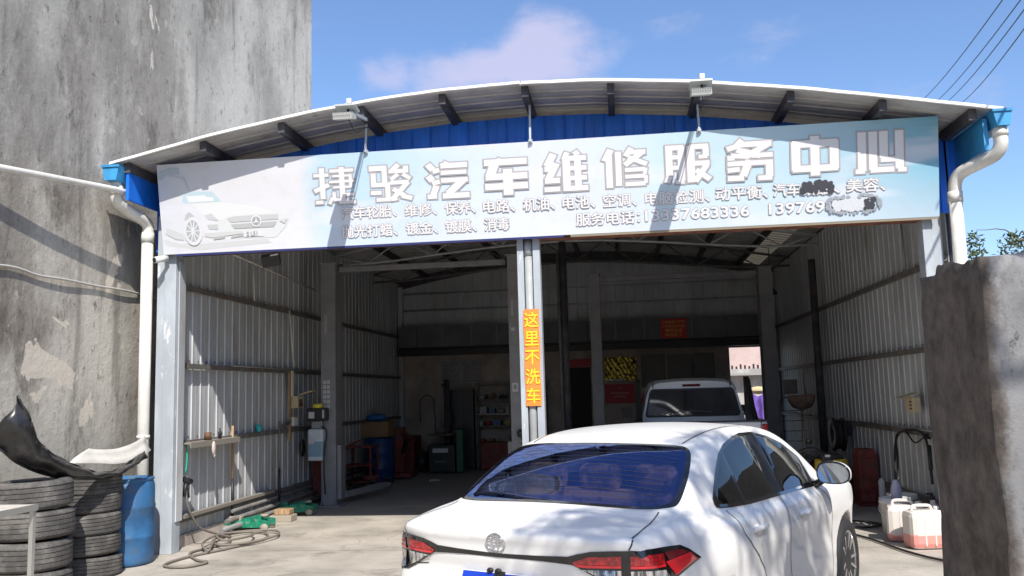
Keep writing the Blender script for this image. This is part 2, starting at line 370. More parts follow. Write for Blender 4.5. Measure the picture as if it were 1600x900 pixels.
# roof: sheets run over the arch, ribs across
def roof_sheet_mesh(x0, x1, y0, n, name='roof_sheet', m=roof_sheet, seg=28, dz=0.):
    prof = rib_profile(n, .225, .03, .024); s_ = max(2, int(seg*(x1-x0)/9.4)); vs = []
    for i in range(s_+1):
        X = x0+(x1-x0)*i/s_
        for u, d in prof: vs.append((X, y0+u, zr(X)+d+dz))
    m_ = len(prof); return MB().add(vs, [(i*m_+j, (i+1)*m_+j, (i+1)*m_+j+1, i*m_+j+1) for i in range(s_) for j in range(m_-1)], False).build(name, m, ws, fix=False)
def translucent(name, col):
    m = bpy.data.materials.new(name); m.use_nodes = True; N = m.node_tree.nodes; L = m.node_tree.links; N.clear()
    o = N.new('ShaderNodeOutputMaterial'); d = N.new('ShaderNodeBsdfDiffuse'); t = N.new('ShaderNodeBsdfTranslucent'); x = N.new('ShaderNodeMixShader'); x.inputs[0].default_value = .4
    d.inputs[0].default_value = t.inputs[0].default_value = tuple(col)+(1,)
    L.new(d.outputs[0], x.inputs[1]); L.new(t.outputs[0], x.inputs[2]); L.new(x.outputs[0], o.inputs[0]); return m
skylight = translucent('dirty_skylight_sheet', (.16, .14, .10))
y = 8.95
while y < 20.6:
    if y < 13.4: roof_sheet_mesh(-5.58, 3.86, y, 4)
    else:
        roof_sheet_mesh(-5.58, 2.88, y, 4); roof_sheet_mesh(2.88, 3.24, y, 4, 'skylight_sheet', skylight); roof_sheet_mesh(3.24, 3.86, y, 4)
    y += .9
def arc_strip(name, x0, x1, y0, y1, dz0, dz1, m, parent, n=30):
    vs = []
    for i in range(n+1):
        X = x0+(x1-x0)*i/n; z = zr(X)+.0012*math.sin(i*2.1)
        vs += [(X, y0, z+dz0), (X, y1, z+dz0), (X, y1, z+dz1), (X, y0, z+dz1)]
    fs = [(4*i+k, 4*i+(k+1) % 4, 4*i+4+(k+1) % 4, 4*i+4+k) for i in range(n) for k in range(4)]+[(0, 1, 2, 3), (4*n+3, 4*n+2, 4*n+1, 4*n)]
    return MB().add(vs, fs).build(name, m, parent)
arc_strip('roof_edge_flashing', -5.60, -.95, 8.915, 8.945, -.002, .026, edge_white, ws)
arc_strip('roof_edge_flashing', -.93, 3.88, 8.915, 8.945, -.008, .022, edge_white, ws)
PX = [-5.44, -4.54, -3.63, -2.72, -1.81, -.905, .01, .915, 1.85, 2.75, 3.60]
for X in PX:
    p = MB(); p.box(X-.035, X+.035, 9.02, 20.5, zr(X)-.115, zr(X)-.006); p.box(X-.038, X+.038, 9.005, 9.019, zr(X)-.118, zr(X)-.003); p.build('purlin', purlin_m, ws)
# trusses
for Y in (12.9, 15.5, 18.1):
    tr = MB(); lo = []; hi = []
    xs_ = np.linspace(WL+.08, WR-.08, 15)
    for i, X in enumerate(xs_): hi.append((X, Y, zr(X)-.15)); lo.append((X, Y, zr(X)-.58-.10*(1-((X+.87)/4.4)**2)*0+.28*((X+.87)/4.4)**4))
    tr.tube(hi, .028, 6); tr.tube(lo, .024, 6)
    for i in range(14): tr.tube([lo[i], hi[i+1]] if i % 2 else [hi[i], lo[i+1]], .014, 5)
    tr.build('roof_truss', girt_m if Y != 15.5 else steel_sheet, ws)
arc_strip('rear_closure', -5.4, 3.7, 20.40, 20.52, -.20, -.002, purlin_m, ws)
# girts along the side walls
for X, inw, zs in ((WL, 1, (3.09, 2.14, 1.22, .33)), (WR, -1, (3.02, 2.07, 1.10, .33))):
    for z in zs:
        MB().box(X+inw*.026, X+inw*.075, YF+.03, YB-.03, z-.035, z+.025).build('girt', girt_m, ws)
for X, inw, zs in ((WL, 1, (3.09, 2.14, 1.22)), (WR, -1, (3.02, 2.07, 1.10))):
    sc_ = MB()
    for z in zs:
        for k in range(22):
            y = YF+.20+k*.225; sc_.box(X+inw*.001, X+inw*.008, y-.008, y+.008, z+.055, z+.071)
    o_ = sc_.build('sheet_screws', rust, ws); o_['kind'] = 'stuff'
for z in (4.12, 3.72): MB().tube([(WL+.1, YB-.06, z), (WR-.1, YB-.06, z+.03)], .022, 6).build('girt', steel_sheet, ws)
# posts
def post(x0, x1, y0, y1, z1, m=col_m, name='corner_column', lip=True):
    b = MB().box(x0, x1, y0, y1, 0, z1, .006)
    return b.build(name, m, ws)
post(-5.38, -5.275, 9.60, 9.75, 3.9); post(-5.268, -5.125, 9.56, 9.75, 3.9)
MB().box(-5.12, -5.105, 9.62, 9.76, .35, 3.35).build('column_edge_strip', steel_sheet, ws)
post(3.215, 3.31, 9.56, 9.75, 3.9); post(3.318, 3.42, 9.60, 9.75, 3.9)
post(-1.108, -1.036, 9.58, 9.75, 3.9); post(-.932, -.852, 9.58, 9.75, 3.9)
MB().box(-1.035, -.933, 9.70, 9.75, 0, 3.9).build('column_web', col_m, ws)
for x, y in ((WL+.08, 20.38), (WR-.08, 20.38)): MB().box(x-.05, x+.05, y-.05, y+.05, 0, zr(x)-.16).build('rear_column', steel_sheet, ws)
for x in (-.97, 3.34): MB().tube([(x, 15.5, 0), (x, 15.5, zr(x)-.6)], .065, 12).build('inner_post', purlin_m, ws)
MB().tube([(-1.06, 15.5, 0), (-1.06, 15.5, 4.2)], .03, 8).build('inner_post', girt_m, ws)
# header over the doors, in two halves
MB().box(-5.18, -1.13, 9.57, 9.74, 3.42, 3.50).build('door_header', mat('purple_brown_paint', (.10, .06, .085), .6, var=.4, scale=8), ws)
MB().box(-.865, 3.26, 9.57, 9.74, 3.40, 3.50).build('door_header', mat('redbrown_paint', (.24, .09, .055), .65, var=.4, scale=8), ws)
# brick kerb under the left wall, brick by brick
kerb = ws; bm_ = mat('kerb_brick', (.30, .19, .14), .9, var=.5, scale=9, bump=.3); bricks = []
for v in range(4):
    r_ = random.Random(v); b = MB().box(-.095, .095, -.055, .055, 0, .055, .008); me = b.build('brick', bm_, ws); bricks.append(me.data); bpy.data.objects.remove(me)
for row in range(2):
    for k in range(24):
        y = 9.86+k*.205+row*.1
        o = part('brick', bricks[(k+row) % 4], None, ws); o.rotation_euler = (random.uniform(-.04, .04), random.uniform(-.05, .05), PI/2+random.uniform(-.09, .09))
        o.location = Vector((WL+.11+random.uniform(-.012, .012), y, .002+row*.058))-ws.location
MB().box(WL-.02, WL+.045, YF+.03, YB, 0, .14).build('wall_footing', plaster, ws)
MB().box(WR-.06, WR+.04, YF+.03, YB, 0, .14).build('wall_footing', plaster, ws)
# boxed band across the rear wall with pale joints
band_m = mat('dark_board', (.17, .175, .20), .6, var=.2, scale=2)
xs_ = [-5.2, -4.75, -4.15, -3.45, -2.85, -2.2, -1.4, -.75, -.1, .55, 1.15, 1.62, 2.4, 3.4]
for a, b in zip(xs_[:-1], xs_[1:]):
    bb = MB().box(a+.006, b-.006, 20.12, 20.16, 2.83, 3.30, .004).build('band_board', band_m, ws)
MB().box(-5.2, 3.4, 20.17, 20.49, 2.78, 3.32).build('band_beam', black_p, ws)
MB().box(-5.2, 3.4, 20.10, 20.18, 3.305, 3.325).build('band_rail', mat('dull_metal', (.28, .28, .28), .5, .4), ws)
for x in (-4.15, -3.45, -2.85, -.1, .55, 1.15, 1.62): MB().box(x-.011, x+.011, 20.105, 20.119, 2.83, 3.30).build('band_strip', MATS['dull_metal'], ws)
MB().box(-5.2, 3.4, 20.0, 20.11, 2.62, 2.76).build('rear_beam', black_p, ws)

# gutters and downpipes
for sx, xa, xb, lab in ((-1, -5.66, -5.46, 'left'), (1, 3.74, 3.92, 'right')):
    gt = thing('gutter', 'light blue box gutter along the %s eave of the workshop roof' % lab, 'gutter', ((xa+xb)/2, 9.0, 4.2), 0, 'blue eave gutters')
    z0, z1 = (4.18, 4.345) if sx < 0 else (4.185, 4.345)
    m_ = MB(); ia, ib = (xa+.03, xb-.03)
    m_.add([(xa, 8.88, z1), (ia, 8.88, z0), (ib, 8.88, z0), (xb, 8.88, z1), (xa, 20.6, z1), (ia, 20.6, z0), (ib, 20.6, z0), (xb, 20.6, z1),
            (xa+.008, 8.89, z1), (ia+.006, 8.89, z0+.01), (ib-.006, 8.89, z0+.01), (xb-.008, 8.89, z1), (xa+.008, 20.59, z1), (ia+.006, 20.59, z0+.01), (ib-.006, 20.59, z0+.01), (xb-.008, 20.59, z1)],
           [(0, 1, 5, 4), (1, 2, 6, 5), (2, 3, 7, 6), (8, 12, 13, 9), (9, 13, 14, 10), (10, 14, 15, 11), (0, 4, 12, 8), (3, 11, 15, 7), (0, 3, 2, 1), (8, 9, 10, 11), (4, 5, 6, 7), (12, 15, 14, 13)])
    m_.build('gutter_channel', gutter_m, gt, fix=False)
    MB().box(xa-.008, xb+.008, 8.865, 8.879, z1-.02, z1+.006).build('gutter_lip', gutter_m, gt)
    fx0, fx1 = (-5.455, -5.42) if sx < 0 else (3.69, 3.735)
    MB().box(fx0, fx1, 9.02, 20.5, 3.98, 4.30).build('eave_fascia', blue_sheet if sx < 0 else gutter_m, gt)
    for k in range(5): MB().box(min(xb if sx < 0 else xa, WL if sx < 0 else WR)-.0, max(xb if sx < 0 else xa, WL if sx < 0 else WR), 9.85+k*2.4, 9.89+k*2.4, 4.06, 4.10).build('bracket', purlin_m, gt)
dp = thing('downpipe', 'white plastic downpipe with elbows, left of the workshop front', 'downpipe', (-5.55, 9.55, 0), 0, 'white downpipes')
MB().tube([(-5.57, 9.02, 4.22), (-5.57, 9.02, 4.08)], .062, 16).build('pipe', pvc, dp)
MB().tube([(-5.57, 9.02, 4.14), (-5.57, 9.02, 4.04)], .072, 16).build('socket', pvc, dp)
MB().tube(sweep([(-5.57, 9.02, 4.07), (-5.57, 9.06, 3.97), (-5.55, 9.25, 3.90), (-5.51, 9.45, 3.85), (-5.49, 9.56, 3.78), (-5.49, 9.56, 3.66)], 5), .067, 16).build('elbow', pvc, dp)
MB().tube([(-5.49, 9.56, 3.70), (-5.49, 9.56, 3.58)], .074, 16).build('socket', pvc, dp)
MB().tube([(-5.49, 9.56, 3.62), (-5.49, 9.56, .02)], .066, 16).build('pipe', pvc, dp)
MB().tube([(-5.49, 9.56, 1.30), (-5.49, 9.56, 1.335)], .074, 16).build('clip', pvc, dp)
dp2 = thing('downpipe', 'white plastic downpipe with long elbow, right of the workshop front', 'downpipe', (3.55, 9.45, 0), 0, 'white downpipes')
MB().tube([(3.83, 8.98, 4.24), (3.83, 8.98, 4.10)], .060, 16).build('pipe', pvc, dp2)
MB().tube([(3.83, 8.98, 4.17), (3.83, 8.98, 4.10)], .074, 16).build('socket', pvc, dp2)
MB().tube(sweep([(3.83, 8.98, 4.12), (3.83, 8.99, 4.01), (3.79, 9.05, 3.93), (3.70, 9.18, 3.89), (3.58, 9.36, 3.84), (3.535, 9.42, 3.76), (3.53, 9.45, 3.62)], 5), .066, 16).build('elbow', pvc, dp2)
MB().tube([(3.53, 9.45, 3.66), (3.53, 9.45, 3.55)], .074, 16).build('socket', pvc, dp2)
MB().tube([(3.53, 9.45, 3.62), (3.53, 9.45, .02)], .064, 16).build('pipe', pvc, dp2)
cp = thing('downpipe', 'grey round pipe set between the two halves of the middle column', 'downpipe', (-.995, 9.6, 0))
MB().tube([(-.984, 9.63, 0), (-.984, 9.63, 3.40)], .044, 14).build('pipe', mat('grey_pipe', (.40, .42, .42), .5, var=.15, scale=4), cp)
MB().tube([(-.984, 9.63, 3.22), (-.984, 9.63, 3.38)], .050, 14).build('socket', MATS['grey_pipe'], cp)
# long service pipe and cable on the neighbour's wall
tag(MB().tube([(-5.47, 9.58, 4.10), (-5.505, 8.9, 4.072), (-5.56, 8.29, 4.012), (-5.615, 7.76, 3.962), (-5.67, 7.3, 3.919), (-5.705, 7.0, 3.895), (-5.76, 5.5, 3.80), (-5.76, 3, 3.7)], .034, 10).build('service_pipe', pvc), 'thin white pipe running from the left downpipe along the neighbouring wall', 'pipe')
cpts = [(-5.79, 3, 2.85), (-5.79, 5, 2.93), (-5.79, 6.3, 2.95), (-5.79, 7.02, 2.98), (-5.79, 7.5, 3.035), (-5.79, 7.77, 3.04), (-5.79, 8.06, 3.01), (-5.78, 8.47, 3.02), (-5.79, 9.04, 3.02), (-5.78, 9.5, 3.03), (-5.79, 9.99, 3.025), (-5.79, 10.6, 3.0), (-5.79, 11.5, 3.0)]
tag(MB().tube(sweep(cpts, 4), .013, 6).build('wall_cable', mat('grey_cable', (.5, .48, .45), .6)), 'pale slack cable strung along the stained neighbouring wall', 'cable')
tag(MB().lathe([(.050, -.1), (.055, -.1), (.055, .1), (.046, .1), (.046, -.09), (.0, -.09)], (0, 0, 0), 18, 'y').build('pipe_stub', pvc), 'short open end of white pipe lying at the foot of the left column', 'pipe').location = (-5.36, 9.36, .058)
bpy.data.objects['pipe_stub'].rotation_euler = (0, 0, .35)
# stone-topped wall end on the right
gp = thing('gate_pillar', 'thick weathered concrete wall end standing close on the right', 'wall', (2.4, 4.4, 0))
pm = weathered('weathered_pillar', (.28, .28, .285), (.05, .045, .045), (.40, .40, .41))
def shaded_end(m):      # shade of the exposed end painted in as mottled brown, thinning over the front
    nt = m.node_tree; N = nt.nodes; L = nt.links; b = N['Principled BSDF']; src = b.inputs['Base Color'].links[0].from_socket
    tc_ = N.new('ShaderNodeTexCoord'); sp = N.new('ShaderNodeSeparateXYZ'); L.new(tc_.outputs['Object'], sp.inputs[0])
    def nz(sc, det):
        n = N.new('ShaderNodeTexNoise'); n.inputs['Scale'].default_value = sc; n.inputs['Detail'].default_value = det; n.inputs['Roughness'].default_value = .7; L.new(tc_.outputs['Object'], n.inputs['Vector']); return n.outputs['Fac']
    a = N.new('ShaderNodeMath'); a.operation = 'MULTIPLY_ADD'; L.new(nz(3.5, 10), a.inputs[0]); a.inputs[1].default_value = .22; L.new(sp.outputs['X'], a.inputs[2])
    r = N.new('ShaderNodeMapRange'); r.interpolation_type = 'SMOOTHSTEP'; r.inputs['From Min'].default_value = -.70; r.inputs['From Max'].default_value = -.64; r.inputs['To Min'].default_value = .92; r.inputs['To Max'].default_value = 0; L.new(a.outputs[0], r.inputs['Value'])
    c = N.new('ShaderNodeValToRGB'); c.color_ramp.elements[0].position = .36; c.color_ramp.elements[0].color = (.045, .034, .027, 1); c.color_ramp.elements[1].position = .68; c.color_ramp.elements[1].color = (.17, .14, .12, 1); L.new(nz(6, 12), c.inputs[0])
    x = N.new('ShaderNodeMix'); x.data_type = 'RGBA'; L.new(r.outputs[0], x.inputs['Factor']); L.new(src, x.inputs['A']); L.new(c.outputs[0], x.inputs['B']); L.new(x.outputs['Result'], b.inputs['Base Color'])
shaded_end(pm)
def rough_block(x0, x1, y0, y1, z0, z1, nx, ny_, nz_, amp, m, name, par, topfn=None):
    bm = bmesh.new(); bmesh.ops.create_cube(bm, size=1)
    bmesh.ops.subdivide_edges(bm, edges=list(bm.edges), cuts=nx, use_grid_fill=True)
    rr = random.Random(3)
    from mathutils import noise as mn
    for v in bm.verts:
        p = Vector((x0+(v.co.x+.5)*(x1-x0), y0+(v.co.y+.5)*(y1-y0), z0+(v.co.z+.5)*(z1-z0)))
        d = mn.noise_vector(p*2.3)*amp+mn.noise_vector(p*9)*amp*.35
        if v.co.z > .45: d.z += mn.noise(p*4)*.05-abs(mn.noise(p*11))*.035; d += mn.noise_vector(p*14)*.012
        if v.co.z < -.49: d.z = 0
        v.co = p+d
    mb = MB(); bm.verts.index_update(); mb.add([v.co[:] for v in bm.verts], [[v.index for v in f.verts] for f in bm.faces], True); bm.free()
    return mb.build(name, m, par)
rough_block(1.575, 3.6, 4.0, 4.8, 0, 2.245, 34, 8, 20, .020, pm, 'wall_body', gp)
# ---------------------------------------------------------------- the shop sign
SO = Vector((-5.234, 9.47, 3.411)); SX = Vector((1, 0, 0)); SY = Vector((0, -.2, 1.02)).normalized(); SN = SX.cross(SY)
SW, SH = 8.60, 1.039
def SP(u, v, d=0.): return SO+SX*u+SY*v+SN*d
sign = thing('shop_sign', 'long pale blue printed signboard with big white Chinese characters above the doors', 'sign', SO)
def sign_face_mat():
    m = bpy.data.materials.new('sign_print'); m.use_nodes = True; nt = m.node_tree; N = nt.nodes; L = nt.links; b = N['Principled BSDF']; b.inputs['Roughness'].default_value = .45
    tc_ = N.new('ShaderNodeTexCoord'); sp = N.new('ShaderNodeSeparateXYZ'); L.new(tc_.outputs['Object'], sp.inputs[0])
    def M(op, a, c=None, clamp=False):
        n = N.new('ShaderNodeMath'); n.operation = op; n.use_clamp = clamp
        for k, v in enumerate((a, c)):
            if v is None: continue
            if hasattr(v, 'node'): L.new(v, n.inputs[k])
            else: n.inputs[k].default_value = v
        return n.outputs[0]
    r = N.new('ShaderNodeValToRGB'); L.new(M('DIVIDE', sp.outputs['X'], 8.6), r.inputs[0])
    E_ = r.color_ramp.elements
    cols = [(0, (.60, .62, .67)), (.06, (.66, .66, .69)), (.195, (.68, .68, .71)), (.225, (.46, .64, .79)), (.30, (.47, .64, .79)), (.42, (.60, .69, .80)), (.52, (.66, .70, .79)), (.60, (.62, .69, .78)), (.68, (.52, .67, .75)), (.80, (.48, .65, .74)), (.90, (.38, .58, .69)), (1, (.16, .44, .60))]
    E_[0].position, E_[0].color = 0, cols[0][1]+(1,); E_[1].position, E_[1].color = 1, cols[-1][1]+(1,)
    for p_, c in cols[1:-1]: e = E_.new(p_); e.color = c+(1,)
    mp_ = N.new('ShaderNodeMapping'); mp_.inputs['Rotation'].default_value = (0, math.radians(28), 0); mp_.inputs['Scale'].default_value = (.35, 1, 1.8); L.new(tc_.outputs['Object'], mp_.inputs[0])
    n = N.new('ShaderNodeTexNoise'); n.inputs['Scale'].default_value = 1.6; n.inputs['Detail'].default_value = 3; L.new(mp_.outputs[0], n.inputs['Vector'])
    s_ = N.new('ShaderNodeMapRange'); s_.interpolation_type = 'SMOOTHSTEP'; s_.inputs['From Min'].default_value = .48; s_.inputs['From Max'].default_value = .68; s_.inputs['To Max'].default_value = .75; L.new(n.outputs['Fac'], s_.inputs['Value'])
    low = M('MULTIPLY', M('SUBTRACT', .62, sp.outputs['Z'], True), .85)
    f = M('MAXIMUM', s_.outputs[0], low, True)
    x = N.new('ShaderNodeMix'); x.data_type = 'RGBA'; L.new(f, x.inputs['Factor']); L.new(r.outputs[0], x.inputs['A']); x.inputs['B'].default_value = (.71, .72, .78, 1)
    n2 = N.new('ShaderNodeTexNoise'); n2.inputs['Scale'].default_value = 9; n2.inputs['Detail'].default_value = 8; L.new(tc_.outputs['Object'], n2.inputs['Vector'])
    s2 = N.new('ShaderNodeMapRange'); s2.inputs['From Min'].default_value = .5; s2.inputs['From Max'].default_value = .75; s2.inputs['To Max'].default_value = .12; L.new(n2.outputs['Fac'], s2.inputs['Value'])
    y = N.new('ShaderNodeMix'); y.data_type = 'RGBA'; L.new(s2.outputs[0], y.inputs['Factor']); L.new(x.outputs['Result'], y.inputs['A']); y.inputs['B'].default_value = (.42, .40, .36, 1)
    L.new(y.outputs['Result'], b.inputs['Base Color']); return m
fm = MB(); nu, nv = 60, 6; vs = []
for i in range(nu+1):
    for j in range(nv+1):
        u, v = SW*i/nu, SH*j/nv; vs.append(SP(u, v, .004*math.sin(u*2.3+v*3)*math.sin(v*3.02)))
fm.add(vs, [(i*(nv+1)+j, (i+1)*(nv+1)+j, (i+1)*(nv+1)+j+1, i*(nv+1)+j+1) for i in range(nu) for j in range(nv)], True)
fm.build('banner_sheet', sign_face_mat(), sign, fix=False)
fr = MB()
def sbar(u0, v0, u1, v1, d=-.035, w=.04):
    fr.beam(SP(u0, v0, d), SP(u1, v1, d), w, w)
for v in (.025, .5, SH-.025): sbar(.02, v, SW-.02, v)
for k in range(10): sbar(.03+k*(SW-.06)/9, .05, .03+k*(SW-.06)/9, SH-.05)
fr.build('sign_frame', mat('sign_frame_steel', (.10, .08, .12), .6), sign)
hem = MB().obox(SP(SW*.28, -.012, -.03), SX*SW*.262, SY*.012, SN*.028); hem.build('bottom_rail', mat('blue_rail', (.03, .04, .16), .5), sign)
MB().obox(SP(SW*.775, -.012, -.03), SX*SW*.224, SY*.014, SN*.028).build('bottom_rail', mat('tan_rail', (.30, .25, .18), .6), sign)
MB().obox(SP(.012, SH/2, -.03), SX*.010, SY*SH*.5, SN*.028).build('end_rail', MATS['sign_frame_steel'], sign)
MB().obox(SP(SW-.012, SH/2, -.03), SX*.010, SY*SH*.5, SN*.028).build('end_rail', MATS['sign_frame_steel'], sign)
# hand-cut block characters: polylines on a 100x100 cell
GL = {
 0: [('l', 10, (4, 80), (40, 80)), ('l', 13, (24, 100), (24, 16)), ('l', 10, (24, 8), (6, 8)), ('l', 12, (4, 38), (40, 54)), ('l', 10, (42, 90), (98, 90)), ('l', 13, (70, 100), (70, 5)), ('l', 7, (48, 76), (92, 76)), ('l', 8, (40, 61), (100, 61)), ('l', 7, (48, 46), (92, 46)), ('l', 8, (90, 80), (90, 43)),
     ('l', 9, (50, 34), (50, 12)), ('l', 8, (46, 20), (38, 2)), ('l', 9, (70, 26), (96, 26)), ('l', 10, (48, 14), (98, 4)), ('l', 9, (60, 5), (100, 5))],
 1: [('l', 15, (2, 90), (40, 90)), ('l', 13, (38, 97), (38, 50)), ('l', 13, (12, 78), (12, 42)), ('l', 13, (6, 46), (48, 46)), ('l', 13, (44, 52), (44, 6)), ('l', 11, (16, 6), (50, 6)), ('l', 12, (4, 25), (30, 25)),
     ('l', 13, (72, 98), (54, 80)), ('l', 12, (48, 80), (94, 80)), ('l', 13, (88, 94), (88, 76)), ('l', 11, (70, 72), (52, 58)), ('l', 11, (80, 72), (98, 58)), ('l', 12, (50, 50), (94, 50)), ('l', 13, (92, 50), (56, 8)), ('l', 13, (56, 34), (82, 14)), ('l', 12, (50, 6), (66, 8)), ('l', 13, (76, 14), (100, 6))],
 2: [('l', 16, (8, 92), (20, 76)), ('l', 13, (18, 72), (34, 76)), ('l', 16, (8, 62), (18, 48)), ('l', 13, (16, 42), (34, 46)), ('l', 15, (26, 36), (16, 8)), ('l', 13, (4, 8), (26, 8)), ('l', 14, (52, 96), (44, 82)), ('l', 15, (36, 86), (96, 86)), ('l', 12, (36, 68), (94, 68)), ('l', 13, (36, 48), (96, 48)), ('l', 18, (86, 48), (50, 12)), ('l', 15, (38, 8), (98, 8))],
 3: [('l', 18, (2, 88), (98, 88)), ('l', 14, (40, 98), (34, 84)), ('l', 22, (26, 86), (14, 50)), ('l', 18, (4, 50), (98, 50)), ('l', 18, (2, 24), (98, 24)), ('l', 22, (54, 70), (54, 0))],
 4: [('l', 18, (26, 98), (10, 66)), ('l', 15, (4, 60), (24, 60)), ('l', 17, (32, 74), (12, 32)), ('l', 15, (4, 30), (38, 30)), ('l', 13, (2, 8), (38, 8)), ('l', 13, (56, 100), (48, 80)), ('l', 18, (53, 82), (53, 2)), ('l', 14, (72, 102), (80, 90)), ('l', 14, (46, 84), (98, 84)), ('l', 13, (50, 59), (98, 59)), ('l', 13, (50, 34), (98, 34)), ('l', 14, (46, 8), (100, 8)), ('l', 16, (78, 84), (78, 8))],
 5: [('l', 16, (22, 98), (8, 68)), ('l', 15, (17, 84), (17, 0)), ('l', 14, (37, 92), (37, 4)), ('l', 13, (66, 100), (52, 78)), ('l', 13, (56, 88), (96, 88)), ('l', 14, (90, 88), (50, 56)), ('l', 13, (58, 76), (98, 56)), ('l', 12, (50, 44), (94, 44)), ('l', 11, (50, 27), (94, 27)), ('l', 12, (50, 8), (94, 8)), ('l', 9, (95, 48), (92, 30)), ('l', 9, (95, 29), (94, 8))],
 6: [('l', 14, (4, 92), (44, 92)), ('l', 16, (12, 94), (12, 22)), ('l', 14, (12, 22), (6, 4)), ('l', 16, (38, 94), (38, 8)), ('l', 12, (24, 6), (44, 6)), ('l', 12, (14, 68), (40, 68)), ('l', 12, (14, 42), (40, 42)), ('l', 18, (58, 96), (58, 2)), ('l', 14, (56, 92), (96, 92)), ('l', 14, (90, 92), (90, 66)), ('l', 11, (74, 66), (94, 66)), ('l', 14, (56, 50), (98, 50)), ('l', 14, (92, 46), (66, 4)), ('l', 14, (68, 34), (98, 8))],
 7: [('l', 13, (36, 102), (20, 84)), ('l', 14, (4, 80), (30, 88)), ('l', 15, (26, 90), (96, 90)), ('l', 15, (88, 88), (44, 60)), ('l', 13, (12, 64), (50, 60)), ('l', 15, (24, 78), (74, 60)), ('l', 13, (54, 62), (98, 62)), ('l', 13, (4, 44), (98, 44)), ('l', 13, (4, 58), (20, 58)), ('l', 17, (50, 52), (36, 12)), ('l', 14, (4, 8), (38, 8)), ('l', 16, (90, 46), (90, 8)), ('l', 13, (66, 6), (96, 6)), ('l', 13, (4, 28), (30, 30))],
 8: [('l', 20, (2, 82), (98, 82)), ('l', 20, (10, 88), (10, 14)), ('l', 20, (90, 88), (90, 14)), ('l', 18, (2, 18), (98, 18)), ('l', 20, (50, 102), (50, -2))],
 9: [('l', 18, (14, 100), (14, 6)), ('l', 12, (0, 6), (20, 6)), ('l', 18, (36, 100), (36, 8)), ('l', 14, (30, 8), (78, 8)), ('l', 18, (57, 100), (57, 36)), ('l', 14, (50, 32), (80, 32)), ('l', 18, (88, 100), (88, 8)), ('l', 12, (84, 6), (102, 6))],
}
white_ink = mat('white_lettering', (.76, .75, .76), .45); grey_ink = mat('grey_outline', (.42, .39, .40), .5); pale_ink = mat('pale_infill', (.60, .64, .70), .5)
def stroke_quad(p, q, w):
    p, q = Vector(p), Vector(q); d = (q-p).normalized(); n = Vector((-d.y, d.x))*w/2
    return [p+n, p-n, q-n, q+n]
spans = [(1.845, 2.345), (2.50, 2.995), (3.145, 3.655), (3.81, 4.31), (4.465, 4.96), (5.105, 5.61), (5.775, 6.275), (6.425, 6.935), (7.11, 7.60), (7.76, 8.27)]
vv = [(.470, .890), (.470, .888), (.465, .892), (.469, .885), (.470, .900), (.481, .908), (.485, .909), (.478, .909), (.500, .906), (.484, .922)]
for k in range(10):
    (u0, u1), (v0, v1) = spans[k], vv[k]; su, sv = (u1-u0)/100, (v1-v0)/100
    back, front = MB(), MB()
    for i, (_, w, p, q) in enumerate(GL[k]):
        for mb, ex_, d in ((back, 2.5, .006+.00012*i), (front, -.6, .009+.00012*i)):
            pp, qq = Vector(p), Vector(q); dd = (qq-pp).normalized()*ex_; Q_ = stroke_quad(pp-dd, qq+dd, w+2*ex_)
            mb.add([SP(u0+a.x*su, v0+a.y*sv, d) for a in Q_], [(0, 1, 2, 3)])
    ch = back.build('character', grey_ink, sign, fix=False); front.build('character_fill', white_ink, ch, fix=False)
def sign_text(s, u0, u1, v, h, bold=.016, outl=.052):
    """one run of small lettering stretched to its printed width; outline and weight come from shifted layers of ink"""
    me = text_mesh(s, 1, 0); xs = [a.co.x for a in me.vertices]; x0, x1 = min(xs), max(xs); sx_ = (u1-u0)/(x1-x0)
    obs = []
    for r, n_, d, mm, nm in ((outl, 10, .006, grey_ink, 'lettering'), (bold, 6, .0088, white_ink, 'lettering_fill')):
        mb = MB()
        for k in range(n_):
            dx, dy = r*math.cos(2*PI*k/n_)*h, r*math.sin(2*PI*k/n_)*h
            mb.add([SP(u0+(a.co.x-x0)*sx_+dx, v+a.co.y*h+dy, d+.0001*k) for a in me.vertices], [tuple(p.vertices) for p in me.polygons])
        obs.append(mb.build(nm, mm, sign if not obs else obs[0], fix=False)); obs[-1]['kind'] = 'stuff'
        if len(obs) == 1: obs[0]['kind'] = 'stuff'
    bpy.data.meshes.remove(me)
H_ = .150
for s, a, b, v in (('汽车轮胎、', 2.16, 2.80, .312), ('维修、', 2.90, 3.26, .306), ('保养、', 3.356, 3.70, .304), ('电路、', 3.789, 4.14, .298), ('机油、', 4.235, 4.58, .297), ('电池、', 4.67, 5.02, .294), ('空调、', 5.115, 5.47, .290), ('电脑检测、', 5.567, 6.25, .290),
                   ('动平衡、', 6.316, 6.86, .300), ('汽车', 6.918, 7.19, .307), ('铂酷', 7.21, 7.50, .305), ('、', 7.535, 7.60, .31), ('美容、', 7.67, 8.06, .312)):
    sign_text(s, a, b, v, H_)
for s, a, b in (('抛光打蜡、', 2.155, 2.80), ('镀金、', 2.90, 3.26), ('镀膜、', 3.35, 3.70), ('消毒', 3.79, 4.07)): sign_text(s, a, b, .10, H_)
sign_text('服务电话：', 4.81, 5.50, .103, H_)
sign_text('13337683336', 5.56, 6.66, .108, .165, .022, .055); sign_text('139769', 6.87, 7.44, .112, .165, .022, .055)
